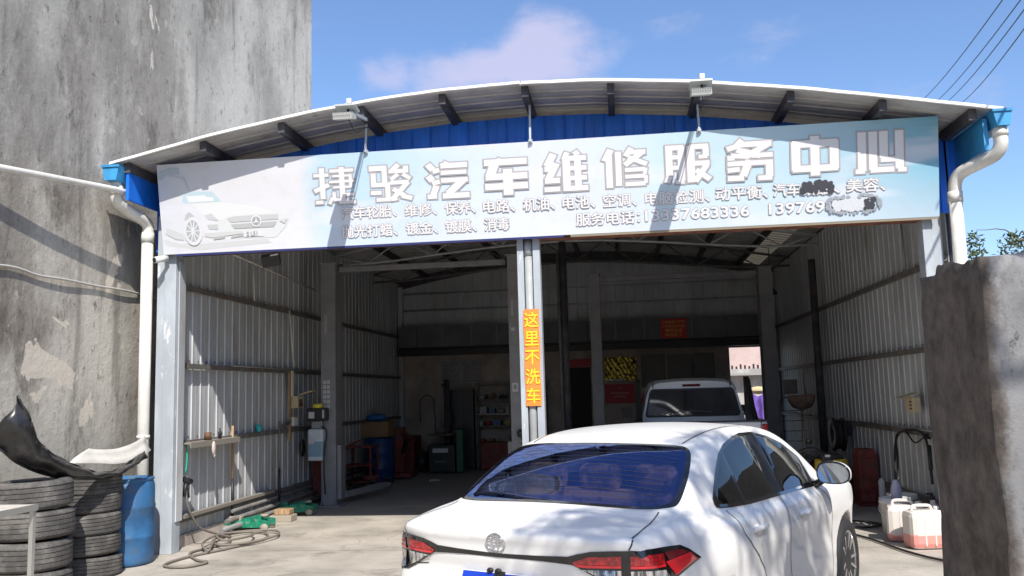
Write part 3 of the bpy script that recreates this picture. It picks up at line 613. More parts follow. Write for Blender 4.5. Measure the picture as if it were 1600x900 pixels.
# sprayed-over patches
spray = mat('black_spray', (.05, .05, .065), .7); pale_spray = mat('pale_overspray', (.62, .64, .68), .6); mid_spray = mat('grey_overspray', (.34, .36, .40), .6)
def blotch(u0, u1, v0, v1, n, r0, r1, d, m, seed, name='overspray'):
    rr = random.Random(seed); mb = MB()
    for i in range(n):
        cu, cv, r = rr.uniform(u0, u1), rr.uniform(v0, v1), rr.uniform(r0, r1); q = [SP(cu+r*(1+.3*rr.random())*math.cos(2*PI*k/9), cv+r*(1+.3*rr.random())*math.sin(2*PI*k/9), d+i*.00004) for k in range(9)]
        mb.add(q, [tuple(range(9))])
    mb.build(name, m, sign, fix=False)
blotch(7.20, 7.52, .31, .42, 46, .014, .036, .012, spray, 1)
for k in range(60):
    pass
ring_ = MB(); rr = random.Random(5)
for i in range(130):
    a = rr.uniform(0, 2*PI); c, s_ = math.cos(a), math.sin(a); cu = 7.735+.265*(abs(c)**.6)*(1 if c > 0 else -1)+rr.uniform(-.02, .02); cv = .175+.085*(abs(s_)**.7)*(1 if s_ > 0 else -1)+rr.uniform(-.012, .012); r = rr.uniform(.006, .02)
    ring_.add([SP(cu+r*math.cos(2*PI*k/7), cv+r*math.sin(2*PI*k/7), .0122+i*.00003) for k in range(7)], [tuple(range(7))])
ring_.build('overspray', mid_spray, sign, fix=False)
blotch(7.56, 7.90, .13, .22, 60, .02, .045, .009, pale_spray, 2)
for o_ in [o_ for o_ in C.objects if o_.name.startswith('overspray')]: o_['kind'] = 'stuff'
blotch(7.85, 7.96, .12, .23, 26, .008, .022, .0165, spray, 3, 'spray_spots'); C.objects['spray_spots']['kind'] = 'stuff'
# printed sports car in pale greys
PRN = {
 'shade': ((0.58, 0.59, 0.60), [(0.01, .17), (.6, .11), (1.27, .13), (1.31, .08), (.78, .05), (.47, .03), (.06, .1)]),
 'body': ((0.65, 0.67, 0.68), [(0.06, 0.45), (0.09, 0.54), (0.21, 0.68), (0.32, 0.72), (0.65, 0.7), (0.76, 0.58), (1.14, 0.52), (1.44, 0.43), (1.54, 0.35), (1.5, 0.26), (1.38, 0.14), (0.99, 0.14), (0.61, 0.12), (0.5, 0.12), (0.27, 0.18), (0.06, 0.26)]),
 'hood': ((0.70, 0.71, 0.72), [(0.22, 0.56), (0.74, 0.57), (1.14, 0.51), (1.42, 0.42), (0.81, 0.4), (0.73, 0.36), (0.43, 0.5)]),
 'window': ((0.48, 0.60, 0.66), [(0.3, 0.69), (0.45, 0.71), (0.65, 0.7), (0.75, 0.58), (0.4, 0.58), (0.27, 0.58)]),
 'wshine': ((0.72, 0.74, 0.75), [(0.33, 0.66), (0.56, 0.66), (0.57, 0.64), (0.66, 0.63), (0.66, 0.59), (0.36, 0.59)]),
 'doorgap': ((0.46, 0.48, 0.49), [(0.18, 0.55), (0.21, 0.54), (0.18, 0.47), (0.19, 0.36), (0.15, 0.36), (0.17, 0.47)]),
 'wing': ((0.45, 0.53, 0.58), [(0.02, 0.955), (0.15, 1.0), (0.27, 0.99), (0.27, 0.92), (0.1, 0.91), (0.05, 0.86), (0.015, 0.88)]),
 'wing2': ((0.53, 0.55, 0.59), [(0.14, 0.92), (0.33, 0.88), (0.38, 0.73), (0.36, 0.73), (0.31, 0.86), (0.14, 0.9)]),
 'arch': ((0.48, 0.49, 0.50), [(0.29, 0.39), (0.31, 0.45), (0.35, 0.48), (0.4, 0.44), (0.44, 0.36), (0.37, 0.41), (0.31, 0.38)]),
 'light': ((0.55, 0.56, 0.58), [(0.54, 0.43), (0.62, 0.45), (0.69, 0.38), (0.7, 0.36), (0.58, 0.38)]),
 'fog': ((0.51, 0.53, 0.53), [(0.56, 0.32), (0.69, 0.32), (0.69, 0.26), (0.58, 0.27)]),
 'gu': ((0.53, 0.53, 0.54), [(0.81, 0.38), (0.89, 0.4), (1.42, 0.4), (1.42, 0.345), (0.85, 0.335)]),
 'gl': ((0.45, 0.46, 0.46), [(0.85, 0.31), (1.4, 0.32), (1.36, 0.26), (0.89, 0.26)]),
 'sill': ((0.56, 0.58, 0.59), [(0.06, 0.31), (0.26, 0.23), (0.27, 0.16), (0.17, 0.17), (0.05, 0.24)]),
 'bumper': ((0.58, 0.59, 0.59), [(0.52, 0.225), (0.99, 0.23), (0.99, 0.2), (0.61, 0.17), (0.52, 0.19)]),
 'pl': ((0.68, 0.68, 0.69), [(1.0, 0.23), (1.23, 0.22), (1.23, 0.16), (0.99, 0.16)]),
 'i1': ((0.43, 0.43, 0.44), [(0.63, 0.175), (0.77, 0.185), (0.76, 0.155), (0.63, 0.145)]),
 'i2': ((0.44, 0.45, 0.45), [(0.84, 0.17), (0.99, 0.19), (0.99, 0.17), (0.84, 0.155)]),
 'l2': ((0.58, 0.59, 0.60), [(1.43, 0.33), (1.53, 0.35), (1.49, 0.29)]),
}
pc_ = MB().add([SP(.02, .02, -.001), SP(.03, .02, -.001), SP(.03, .03, -.001)], [(0, 1, 2)]).build('printed_car', mat('print_grey', (.6, .6, .62), .5), sign, fix=False)
def prn(name, col, poly, d):
    tri = tessellate_polygon([[Vector((a, b, 0)) for a, b in poly]])
    MB().add([SP(max(a, .012), b, d) for a, b in poly], [tuple(t) for t in tri]).build(name, mat('print_%02d%02d%02d' % tuple(int(99*c) for c in col), col, .5), pc_, fix=False)
NM = dict(shade='printed_ground', body='printed_bodywork', hood='printed_bonnet', window='printed_window', wshine='printed_reflection', doorgap='printed_door_opening', wing='printed_raised_door', wing2='printed_raised_door', arch='printed_wheel_arch', light='printed_headlamp', fog='printed_air_intake', gu='printed_grille', gl='printed_grille', sill='printed_sill', bumper='printed_bumper', pl='printed_plate', i1='printed_air_intake', i2='printed_air_intake', l2='printed_headlamp')
for i, (k, (c, poly)) in enumerate(PRN.items()): prn(NM[k], c, poly, .0012+.0004*i)
def disc(name, cu, cv, ru, rv, col, d, n=28, a0=0, a1=2*PI): prn(name, col, [(cu+ru*math.cos(a0+(a1-a0)*k/n), cv+rv*math.sin(a0+(a1-a0)*k/n)) for k in range(n)], d)
disc('printed_wheel', .39, .255, .112, .165, (.66, .68, .70), .010); disc('printed_wheel', .385, .258, .080, .125, (.40, .42, .44), .0104)
for k in range(10):
    a = 2*PI*k/10; Q_ = stroke_quad((.385, .258), (.385+.078*math.cos(a), .258+.122*math.sin(a)), .013); prn('printed_spoke', (.68, .69, .71), [(p.x, p.y) for p in Q_], .0107+.00002*k)
disc('printed_star_badge', 1.155, .335, .062, .066, (.72, .73, .75), .010); disc('printed_star_badge', 1.155, .335, .048, .052, (.34, .35, .37), .0104)
for k in range(3):
    a = PI/2+2*PI*k/3; t = Vector((-math.sin(a), math.cos(a)))*.010; c0 = Vector((1.155, .335)); prn('printed_star_badge', (.74, .75, .77), [tuple(c0-t), tuple(c0+Vector((math.cos(a)*.050, math.sin(a)*.054))), tuple(c0+t)], .0108+.00002*k)
me = text_mesh('S L51', .07, .002); MB().add([SP(1.03+a.co.x*.9, .168+a.co.y, .0112) for a in me.vertices], [tuple(p.vertices) for p in me.polygons]).build('printed_lettering', mat('print_text', (.34, .36, .38), .5), pc_, fix=False)
# hangers from the roof to the top of the sign
for X in (-2.74, -.885, .93):
    h = thing('sign_hanger', 'thin grey steel strut from roof purlin down to the signboard, %s' % {-2.74: 'beside the left floodlight', -.885: 'over the middle column', .93: 'beneath the right floodlight'}[X], 'strut', (X, 9.25, 4.9), 0, 'struts holding the signboard')
    MB().beam((X, 9.24, 4.42), (X, 9.30, zr(X)-.11), .022, .018, (0, 1, 0)).build('strut', col_m, h)
    MB().box(X-.022, X+.022, 9.25, 9.29, 4.41, 4.45).build('foot_plate', col_m, h)

# orange banner on the middle column
bn = thing('orange_banner', 'vertical orange banner with yellow Chinese characters on the middle column', 'banner', (-.96, 9.565, 2.08))
bp_ = MB(); vs = []; n_ = 10
for i in range(n_+1):
    for j in range(3): vs.append((-1.052+.172*j/2+.004*math.sin(i*1.3)+(.0 if i < 9 else .002), 9.566-(.010 if j == 1 else 0), 1.555+1.06*i/n_))
bp_.add(vs, [(i*3+j, i*3+j+1, i*3+j+4, i*3+j+3) for i in range(n_) for j in range(2)], True)
bp_.build('banner_cloth', mat('orange_cloth', (.95, .25, .04), .65, emis=None), bn, fix=False)
for k, c in enumerate('这里不洗车'):
    me = text_mesh(c, .178, .001); xs = [a.co.x for a in me.vertices]; ys = [a.co.y for a in me.vertices]; mx_, my_ = (min(xs)+max(xs))/2, (min(ys)+max(ys))/2
    MB().add([(-.966+(a.co.x-mx_)*.92, 9.5515, 2.50-k*.208+(a.co.y-my_)*1.02) for a in me.vertices], [tuple(p.vertices) for p in me.polygons]).build('character', mat('yellow_lettering', (.95, .68, .02), .6), bn, fix=False)
# floodlights with little solar panels
def flood(X, label):
    t = thing('floodlight', label, 'floodlight', (X, 8.55, zr(X)-.05), 0, 'solar floodlights on the roof edge')
    zb = 4.62
    MB().beam((X+.06, 9.10, zr(X)-.125), (X+.06, 8.55, zb+.03), .03, .03).build('arm', col_m, t)
    gm = mat('floodlight_grey', (.52, .53, .50), .5)
    a = MB().obox((X, 8.50, zb-.03), (.10, 0, 0), (0, .085, .021), (0, -.006, .024)); a.build('lamp_housing', gm, t)
    f_ = MB()
    for k in range(9): f_.obox((X-.088+k*.022, 8.50, zb-.0), (.003, 0, 0), (0, .11, .028), (0, -.003, .012))
    f_.build('cooling_fin', gm, t)
    MB().obox((X+.01, 8.56, zb+.08), (.108, 0, 0), (0, .085, -.014), (0, .003, .010)).build('solar_panel', mat('panel_grey', (.42, .44, .44), .35), t)
    MB().tube([(X+.02, 8.56, zb+.02), (X+.02, 8.56, zb+.08)], .014, 8).build('bracket', black_p, t)
    MB().tube([(X+.03, 8.58, zb+.08), (X+.03, 8.58, zb+.13)], .010, 8).build('mast', col_m, t)
    MB().box(X, X+.055, 8.55, 8.60, zb+.13, zb+.19, .01).build('sensor', mat('pale_plastic', (.68, .68, .66), .4), t)
    MB().tube(sweep([(X+.02, 8.55, zb-.02), (X+.04, 8.75, zb-.12), (X+.06, 9.0, zb-.0), (X+.07, 9.25, zr(X)-.16)], 5), .006, 5).build('cable', black_p, t)
flood(-2.74, 'pale floodlight with sensor under the roof edge, left of the two above the sign')
flood(.89, 'pale ribbed floodlight with sensor on the roof ridge, right of the two above the sign')
# ---------------------------------------------------------------- sedan: body as a smooth field, meshed with surface nets
def ip(x, T):
    a = np.array(T, float); xs, ys = a[:, 0], a[:, 1]
    # monotone-ish cubic (Catmull) interpolation
    x = np.clip(x, xs[0], xs[-1]); i = np.clip(np.searchsorted(xs, x)-1, 0, len(xs)-2)
    h = xs[i+1]-xs[i]; t = (x-xs[i])/h
    s = np.gradient(ys, xs); m0, m1 = s[i]*h, s[i+1]*h
    return (2*t**3-3*t**2+1)*ys[i]+(t**3-2*t**2+t)*m0+(-2*t**3+3*t**2)*ys[i+1]+(t**3-t**2)*m1
def smax(a, b, k): h = np.maximum(k-np.abs(a-b), 0)/k; return np.maximum(a, b)+h*h*k/4
def smin(a, b, k): return -smax(-a, -b, k)
WPLAN = [(-.1, .56), (.05, .72), (.15, .768), (.3, .81), (.5, .845), (.8, .874), (1.2, .886), (1.7, .885), (2.3, .884), (3., .884), (3.6, .888), (3.85, .882), (4.05, .855), (4.25, .80), (4.45, .69), (4.7, .45)]
SIDE = [(.1, .09), (.2, .045), (.3, .022), (.42, .018), (.55, .02), (.66, .012), (.76, .0), (.84, .004), (.92, .022), (1.0, .06), (1.1, .13)]
REARZ = [(.1, .25), (.25, .06), (.36, .02), (.5, .0), (.62, .012), (.70, .05), (.78, .085), (.86, .075), (.93, .07), (.99, .052), (1.04, .05), (1.15, .05)]
DECK = [(-.1, .985), (.06, 1.0), (.2, 1.022), (.45, 1.055), (.7, 1.075), (1.0, 1.03), (1.4, .99), (2., .975), (3., .97), (3.4, 1.0), (3.6, .995), (4., .945), (4.3, .87), (4.5, .77), (4.7, .6)]
ROOF = [(.2, .84), (.45, 1.0), (.62, 1.085), (.8, 1.19), (1., 1.29), (1.2, 1.37), (1.4, 1.42), (1.6, 1.445), (1.9, 1.462), (2.2, 1.462), (2.5, 1.445), (2.75, 1.40), (3., 1.30), (3.3, 1.15), (3.6, .99), (3.9, .84)]
XG = [(.8, .872), (.93, .842), (1., .818), (1.1, .776), (1.2, .733), (1.3, .686), (1.4, .632), (1.5, .57)]
PG = [(.2, .84), (.6, .88), (.9, .925), (1.3, .97), (1.8, .995), (2.3, 1.), (2.9, .985), (3.3, .95), (3.8, .88)]
def car_f(x, y, z):
    x = np.abs(x)
    side = x-(ip(y, WPLAN)-ip(z, SIDE))
    rear = ip(z, REARZ)+.10*(x/.8)**2+.10*np.maximum(x-.45, 0)**2/.16*1.0-y
    top = z-(ip(y, DECK)-.035*(x/.8)**2)
    front = y-(4.63-.22*(x/.8)**2-.10*((z-.5)/.4)**2)
    low = smax(smax(smax(side, rear, .05), smax(front, .17-z, .06), .06), top, .045)
    g = smax(x-ip(z, XG)*ip(y, PG), z-(ip(y, ROOF)-.035*(x/.6)**2), .07)
    g = smax(smax(g, .42-y, .05), y-3.75, .05)
    b = smin(low, g, .05)
    for yc, rc_ in ((1.0, .338), (3.70, .360)):
        c = np.sqrt((y-yc)**2+(z-.322)**2)-rc_
        b = smax(b, smin(-c, x-.60, .02), .014)
    return b
def surface_net(f, lo, hi, h):
    n = [int(round((hi[i]-lo[i])/h))+1 for i in range(3)]
    ax = [lo[i]+h*np.arange(n[i]) for i in range(3)]
    X, Y, Z = np.meshgrid(*ax, indexing='ij'); F = f(X, Y, Z); S = F < 0
    nc = (n[0]-1, n[1]-1, n[2]-1); acc = np.zeros(nc+(3,)); cnt = np.zeros(nc)
    for a in range(3):
        sl0 = [slice(None)]*3; sl1 = [slice(None)]*3; sl0[a] = slice(0, -1); sl1[a] = slice(1, None)
        F0, F1 = F[tuple(sl0)], F[tuple(sl1)]; cross = (F0 < 0) != (F1 < 0)
        I = np.argwhere(cross); t = F0[cross]/(F0[cross]-F1[cross])
        P = np.stack([ax[k][I[:, k]] for k in range(3)], 1); P[:, a] += t*h
        o = [k for k in range(3) if k != a]
        for d0 in (0, -1):
            for d1 in (0, -1):
                J = I.copy(); J[:, o[0]] += d0; J[:, o[1]] += d1
                ok = (J >= 0).all(1) & (J[:, 0] < nc[0]) & (J[:, 1] < nc[1]) & (J[:, 2] < nc[2])
                np.add.at(acc, tuple(J[ok].T), P[ok]); np.add.at(cnt, tuple(J[ok].T), 1)
    act = cnt > 0; idx = -np.ones(nc, int); idx[act] = np.arange(act.sum()); V = acc[act]/cnt[act][:, None]
    Q = []
    for a in range(3):
        sl0 = [slice(None)]*3; sl1 = [slice(None)]*3; sl0[a] = slice(0, -1); sl1[a] = slice(1, None)
        F0, F1 = F[tuple(sl0)], F[tuple(sl1)]; I = np.argwhere((F0 < 0) != (F1 < 0))
        o = [k for k in range(3) if k != a]
        ok = (I[:, o[0]] > 0) & (I[:, o[1]] > 0) & (I[:, o[0]] < nc[o[0]]) & (I[:, o[1]] < nc[o[1]]); I = I[ok]
        def g(d0, d1):
            J = I.copy(); J[:, o[0]] += d0; J[:, o[1]] += d1; return idx[tuple(J.T)]
        q = np.stack([g(-1, -1), g(0, -1), g(0, 0), g(-1, 0)], 1)
        flip = (F0[tuple(I.T)] < 0) ^ (a == 1)
        q[~flip] = q[~flip][:, ::-1]; Q.append(q)
    return V, np.concatenate(Q)
def fgrad(f, P, e=2e-3):
    g = np.stack([(f(*(P+d).T)-f(*(P-d).T))/(2*e) for d in np.eye(3)*e], 1); return g
def newton(f, P, n=4):
    for _ in range(n):
        v = f(*P.T); g = fgrad(f, P); P = P-(v/np.maximum((g*g).sum(1), 1e-3))[:, None]*g
    return P
from mathutils.geometry import delaunay_2d_cdt
def in_poly(p, poly):
    x, y = p; c = False; n = len(poly); j = n-1
    for i in range(n):
        xi, yi = poly[i]; xj, yj = poly[j]
        if (yi > y) != (yj > y) and x < (xj-xi)*(y-yi)/(yj-yi)+xi: c = not c
        j = i
    return c
def inset(poly, d):
    n = len(poly); A = sum(poly[i][0]*poly[(i+1) % n][1]-poly[(i+1) % n][0]*poly[i][1] for i in range(n)); sg = 1 if A > 0 else -1; o = []
    for i in range(n):
        a, b, c = Vector(poly[i-1]), Vector(poly[i]), Vector(poly[(i+1) % n])
        e1, e2 = (b-a).normalized(), (c-b).normalized(); n1, n2 = Vector((-e1.y, e1.x))*sg, Vector((-e2.y, e2.x))*sg
        k = (n1+n2); k = k/max(.35, k.length_squared/2)*1. if k.length > 1e-6 else n1
        o.append(tuple(b+k*d))
    return o
def smooth_poly(poly, k=4):
    n = len(poly); o = []
    for i in range(n):
        a, b, c, d = [Vector(poly[(i+j) % n]) for j in (-1, 0, 1, 2)]
        for q in range(k):
            t = q/k; o.append(tuple(.5*((2*b)+(c-a)*t+(2*a-5*b+4*c-d)*t*t+(3*b-a-3*c+d)*t**3)))
    return o
PIV = .95
def lift(f, mode, P, off):
    """2-D panel coordinates -> points on the body surface, moved out along its normal"""
    P = np.array(P, float); n = len(P)
    if mode == 'side': base = np.stack([np.zeros(n), P[:, 0], P[:, 1]], 1); d = np.array([[1., 0, 0]]); lo, hi = .35, 1.05
    elif mode == 'top': base = np.stack([P[:, 0], P[:, 1], np.zeros(n)], 1); d = np.array([[0, 0, 1.]]); lo, hi = .8, 1.6
    elif mode == 'rear': base = np.stack([P[:, 0], np.zeros(n), P[:, 1]], 1); d = np.array([[0, -1., 0]]); lo, hi = -.6, .3
    elif mode == 'front': base = np.stack([P[:, 0], np.zeros(n), P[:, 1]], 1); d = np.array([[0, 1., 0]]); lo, hi = 3.8, 4.9
    else: base = np.stack([np.zeros(n), np.full(n, PIV), P[:, 1]], 1); d = np.stack([np.cos(P[:, 0]), np.sin(P[:, 0]), np.zeros(n)], 1); lo, hi = .4, 1.3
    a = np.full(n, lo); b = np.full(n, hi)
    for _ in range(26):
        m_ = (a+b)/2; q = base+d*m_[:, None]; ins = f(*q.T) < 0; a = np.where(ins, m_, a); b = np.where(ins, b, m_)
    q = base+d*a[:, None]; g = fgrad(f, q, 6e-3); g /= np.maximum(np.linalg.norm(g, axis=1), 1e-6)[:, None]
    return q+g*off
def to2(mode, p):
    x, y, z = p
    return {'side': (y, z), 'top': (x, y), 'rear': (x, z), 'front': (x, z)}.get(mode) or (math.atan2(y-PIV, x), z)
def panel(f, mode, outline, off, cell=.03, ring=0., cuts=(), classify=None):
    """returns dict name -> (verts, faces)"""
    n = len(outline); A = [Vector(p) for p in outline]; edges = [(i, (i+1) % n) for i in range(n)]; loops = [outline]
    if ring:
        I = inset(outline, ring); b = len(A); A += [Vector(p) for p in I]; edges += [(b+i, b+(i+1) % n) for i in range(n)]; loops.append(I)
    for (p, q) in cuts: b = len(A); A += [Vector(p), Vector(q)]; edges.append((b, b+1))
    xs = [p[0] for p in outline]; ys = [p[1] for p in outline]
    u = min(xs)
    while u < max(xs):
        v = min(ys)
        while v < max(ys):
            if in_poly((u, v), outline): A.append(Vector((u, v)))
            v += cell
        u += cell
    V, E_, F_, *_ = delaunay_2d_cdt(A, edges, [], 0, 1e-5)
    P3 = lift(f, mode, [tuple(v) for v in V], off); out = {}
    for t in F_:
        c = sum((V[i] for i in t), Vector((0, 0)))/len(t)
        if not in_poly(c, outline): continue
        k = 'a'
        if ring and not in_poly(c, loops[1]): k = 'ring'
        elif classify: k = classify(c)
        if k is None: continue
        out.setdefault(k, []).append(tuple(t))
    res = {}
    for k, fs in out.items():
        used = sorted({i for t in fs for i in t}); mp_ = {i: j for j, i in enumerate(used)}
        res[k] = ([tuple(P3[i]) for i in used], [tuple(mp_[i] for i in t) for t in fs])
    return res
def mir(vf, sx):
    v, f = vf
    return (v, f) if sx > 0 else ([(-x, y, z) for x, y, z in v], [t[::-1] for t in f])
def ribbon(f, mode, pts, w, off, step=.02):
    P = [Vector(p) for p in pts]; o = []
    for a, b in zip(P[:-1], P[1:]):
        k = max(1, int((b-a).length/step))
        o += [a+(b-a)*j/k for j in range(k)]
    o.append(P[-1]); Lp, Rp = [], []
    for i, p in enumerate(o):
        d = (o[min(i+1, len(o)-1)]-o[max(i-1, 0)]).normalized(); nn = Vector((-d.y, d.x))*w/2
        Lp.append(tuple(p+nn)); Rp.append(tuple(p-nn))
    a = lift(f, mode, Lp, off); b = lift(f, mode, Rp, off); n = len(o)
    return ([tuple(v) for v in a]+[tuple(v) for v in b], [(i, i+1, n+i+1, n+i) for i in range(n-1)])

paint = mat('white_car_paint', (.84, .83, .81), rough=.36, coat=.35, spec=.4)
def backdark(m):
    nt = m.node_tree; N = nt.nodes; L = nt.links; b = N['Principled BSDF']
    g = N.new('ShaderNodeNewGeometry'); x = N.new('ShaderNodeMix'); x.data_type = 'RGBA'; L.new(g.outputs['Backfacing'], x.inputs['Factor'])
    x.inputs['A'].default_value = b.inputs['Base Color'].default_value; x.inputs['B'].default_value = (.10, .09, .08, 1); L.new(x.outputs['Result'], b.inputs['Base Color'])
backdark(paint)
gloss_black = mat('gloss_black', (.008, .008, .009), rough=.12, coat=.6)
matt_black = mat('matt_black', (.015, .015, .016), rough=.55)
seam_m = mat('panel_gap', (.03, .03, .03), rough=.7)
chrome = mat('chrome', (.72, .72, .73), rough=.12, metal=1.)
rubber = mat('tyre_rubber', (.022, .022, .023), rough=.75, bump=.2, bscale=60)
def glass_mat(name, tint, mixf=.06, rough=.01, refl=(1, 1, 1)):
    m = bpy.data.materials.new(name); m.use_nodes = True; nt = m.node_tree; N = nt.nodes; L = nt.links; N.clear()
    o = N.new('ShaderNodeOutputMaterial'); t = N.new('ShaderNodeBsdfTransparent'); t.inputs[0].default_value = tuple(tint)+(1,)
    g = N.new('ShaderNodeBsdfGlossy'); g.inputs['Roughness'].default_value = rough; g.inputs['Color'].default_value = tuple(refl)+(1,)
    fr = N.new('ShaderNodeFresnel'); fr.inputs['IOR'].default_value = 1.6
    a = N.new('ShaderNodeMath'); a.operation = 'ADD'; a.use_clamp = True; a.inputs[1].default_value = mixf; L.new(fr.outputs[0], a.inputs[0])
    x = N.new('ShaderNodeMixShader'); L.new(a.outputs[0], x.inputs[0]); L.new(t.outputs[0], x.inputs[1]); L.new(g.outputs[0], x.inputs[2]); L.new(x.outputs[0], o.inputs[0])
    return m
rear_glass_m = glass_mat('blue_filmed_glass', (.33, .32, .38), .22, .02, (.38, .50, 1.0))
side_glass_m = glass_mat('tinted_glass', (.07, .07, .075), .015, .01)
red_lens = mat('red_lens', (.50, .012, .018), rough=.12, coat=1., var=.45, scale=60, lo=.45, hi=.6, bump=.15, bscale=90)
red_bright = mat('red_lens_bright', (.80, .02, .03), rough=.1, coat=1.)
red_dark = mat('dark_red_lens', (.16, .008, .012), rough=.1, coat=1.)
clear_lens = mat('clear_lens', (.50, .49, .47), rough=.1, metal=.4, coat=1., var=.8, scale=45, stretch=(1, 1, .25), lo=.42, hi=.6)
alloy = mat('machined_alloy', (.55, .55, .56), rough=.25, metal=.9)

REARGLASS = [(0, 1.215), (0.2, 1.22), (0.4, 1.24), (0.52, 1.247), (0.58, 1.228), (0.622, 1.172), (0.65, 1.09), (0.675, 0.99), (0.692, 0.89), (0.702, 0.79), (0.696, 0.72), (0.66, 0.665), (0.6, 0.635), (0.46, 0.605), (0.2, 0.59), (-0.2, 0.59), (-0.46, 0.605), (-0.6, 0.635), (-0.66, 0.665), (-0.696, 0.72), (-0.702, 0.79), (-0.692, 0.89), (-0.675, 0.99), (-0.65, 1.09), (-0.622, 1.172), (-0.58, 1.228), (-0.52, 1.247), (-0.4, 1.24), (-0.2, 1.22)]
SIDEWIN = [(1.13, 1.042), (1.14, 1.026), (1.18, 1.018), (1.315, 1.006), (1.616, .993), (2.14, .984), (3.03, .955), (3.06, .97), (2.961, 1.17), (2.705, 1.289), (2.472, 1.352), (2.237, 1.39), (2.0, 1.396), (1.818, 1.381), (1.596, 1.343), (1.47, 1.298), (1.338, 1.222), (1.228, 1.146), (1.14, 1.075)]
def build_sedan():
    f = car_f
    t = thing('sedan_car', 'white sedan seen from behind, parked askew in front of the open workshop', 'car', (CAR_X, CAR_Y, 0), -math.radians(CAR_YAW))
    V, Q = surface_net(f, (-.99, -.09, .1), (.99, 4.74, 1.56), .026)
    V = newton(f, V); cen = V[Q].mean(1)
    rg = inset(REARGLASS, .012); sw = inset(SIDEWIN, .018)
    ws = [(-.62, 3.42), (-.55, 3.0), (-.48, 2.86), (.48, 2.86), (.55, 3.0), (.62, 3.42)]
    keep = np.ones(len(Q), bool); body_id = np.zeros(len(Q), int)
    for i, (x, y, z) in enumerate(cen):
        if z > 1.04 and in_poly((x, y), rg): keep[i] = False
        elif z > .95 and abs(x) > .5 and in_poly((y, z), sw): keep[i] = False
        elif z > 1.0 and y > 2.8 and in_poly((x, y), ws): keep[i] = False
        if abs(x) > .6 and .22 < z < .98:
            e = 1.30 if z > .86 else (1.38 if z > .74 else (1.47 if z > .6 else 1.62))
            if e < y < 2.14: body_id[i] = 1 if x > 0 else 2
            elif 2.14 < y < 3.22: body_id[i] = 3 if x > 0 else 4
        if z > .845 and y < .64 and abs(x) < .70+(.0 if y > .2 else .0): body_id[i] = 5
    names = ['body', 'rear_door', 'rear_door', 'front_door', 'front_door', 'trunk_lid']; parts = {}
    for k in range(6):
        q = Q[keep & (body_id == k)]; used, inv = np.unique(q, return_inverse=True)
        mb = MB(); mb.add(V[used].tolist(), inv.reshape(q.shape).tolist(), True); parts[k] = mb.build(names[k], paint, t, world=False, fix=False)
    # smooth shading across the cut edges: normals come from the field itself
    for k, o in parts.items():
        co = np.array([v.co[:] for v in o.data.vertices]); g = fgrad(f, co, 5e-3); g /= np.maximum(np.linalg.norm(g, axis=1), 1e-6)[:, None]
        o.data.normals_split_custom_set_from_vertices([tuple(v) for v in g])
    def put(vf, name, m, par=t, sx=1):
        v, fs = mir(vf, sx); return MB().add(v, fs, True).build(name, m, par, world=False, fix=False)
    # glass
    P = panel(f, 'top', smooth_poly(REARGLASS, 3), .004, .06, ring=.025)
    put(P['ring'], 'window_seal', gloss_black); gl = put(P['a'], 'rear_window', rear_glass_m)
    for k in range(13):       # heater wires in the rear window
        y = .70+k*.042; w = .60-.10*max(0, (y-.9))
        put(ribbon(f, 'top', [(-w, y), (w, y)], .0022, .006, .1), 'heater_wire', seam_m, gl)
    W = panel(f, 'top', [(-.66, 3.46), (-.50, 2.80), (.50, 2.80), (.66, 3.46)], .004, .08); put(W['a'], 'windscreen', side_glass_m)
    cls = lambda c: 'q' if c[0] < 1.515 else ('d' if c[0] < 1.545 else ('r' if c[0] < 2.06 else ('b' if c[0] < 2.235 else ('f' if c[0] < 2.93 else 'm'))))
    cuts = [((y, .9), (y, 1.45)) for y in (1.515, 1.545, 2.06, 2.235, 2.93)]
    S = panel(f, 'side', SIDEWIN, .004, .08, ring=.020, cuts=cuts, classify=cls)
    for sx in (1, -1):
        put(S['ring'], 'window_trim', gloss_black, sx=sx)
        for k, nm, mm in (('q', 'quarter_window', side_glass_m), ('r', 'rear_side_window', side_glass_m), ('f', 'front_side_window', side_glass_m), ('b', 'door_pillar', matt_black), ('d', 'window_divider', gloss_black), ('m', 'mirror_sail', matt_black)):
            put(S[k], nm, mm, sx=sx)
    # panel gaps
    for sx in (1, -1):
        def gap(mode, pts, w=.007, off=.0028): put(ribbon(f, mode, pts, w, off), 'panel_gap', seam_m, parts[5] if False else t, sx)
        gap('side', [(1.235, 1.0), (1.262, .93), (1.285, .87), (1.40, .775), (1.49, .715), (1.60, .62), (1.66, .50), (1.64, .32), (1.60, .24)])
        gap('side', [(2.15, .975), (2.135, .80), (2.12, .60), (2.12, .24)])
        gap('side', [(3.05, .95), (3.19, .85), (3.24, .70), (3.22, .40), (3.18, .24)])
        gap('side', [(1.60, .235), (3.18, .235)])
        gap('top', [(.655, .62), (.690, .43), (.703, .25), (.700, .20)])
        gap('cyl', [to2('cyl', (.702, .20, .985)), to2('cyl', (.690, .18, .94))])
        gap('top', [(.525, 1.29), (.535, 1.45), (.532, 1.75), (.53, 2.2), (.51, 2.7)], .008)
        gap('cyl', [to2('cyl', (.50, .10, .80)), to2('cyl', (.66, .17, .775)), to2('cyl', (.82, .5, .76))], .005)
    # tail lights, strip
    H = lambda L_: [to2('cyl', p) for p in L_]
    lamp = [(.40, .1, .902), (.45, .1, .916), (.517, .115, .931), (.60, .14, .936), (.688, .18, .938), (.768, .252, .938), (.799, .364, .934), (.82, .483, .926), (.838, .553, .898), (.862, .655, .842),
            (.83, .42, .79), (.80, .33, .735), (.74, .24, .728), (.66, .18, .745), (.57, .13, .795), (.50, .11, .83), (.43, .1, .862), (.40, .1, .866)]
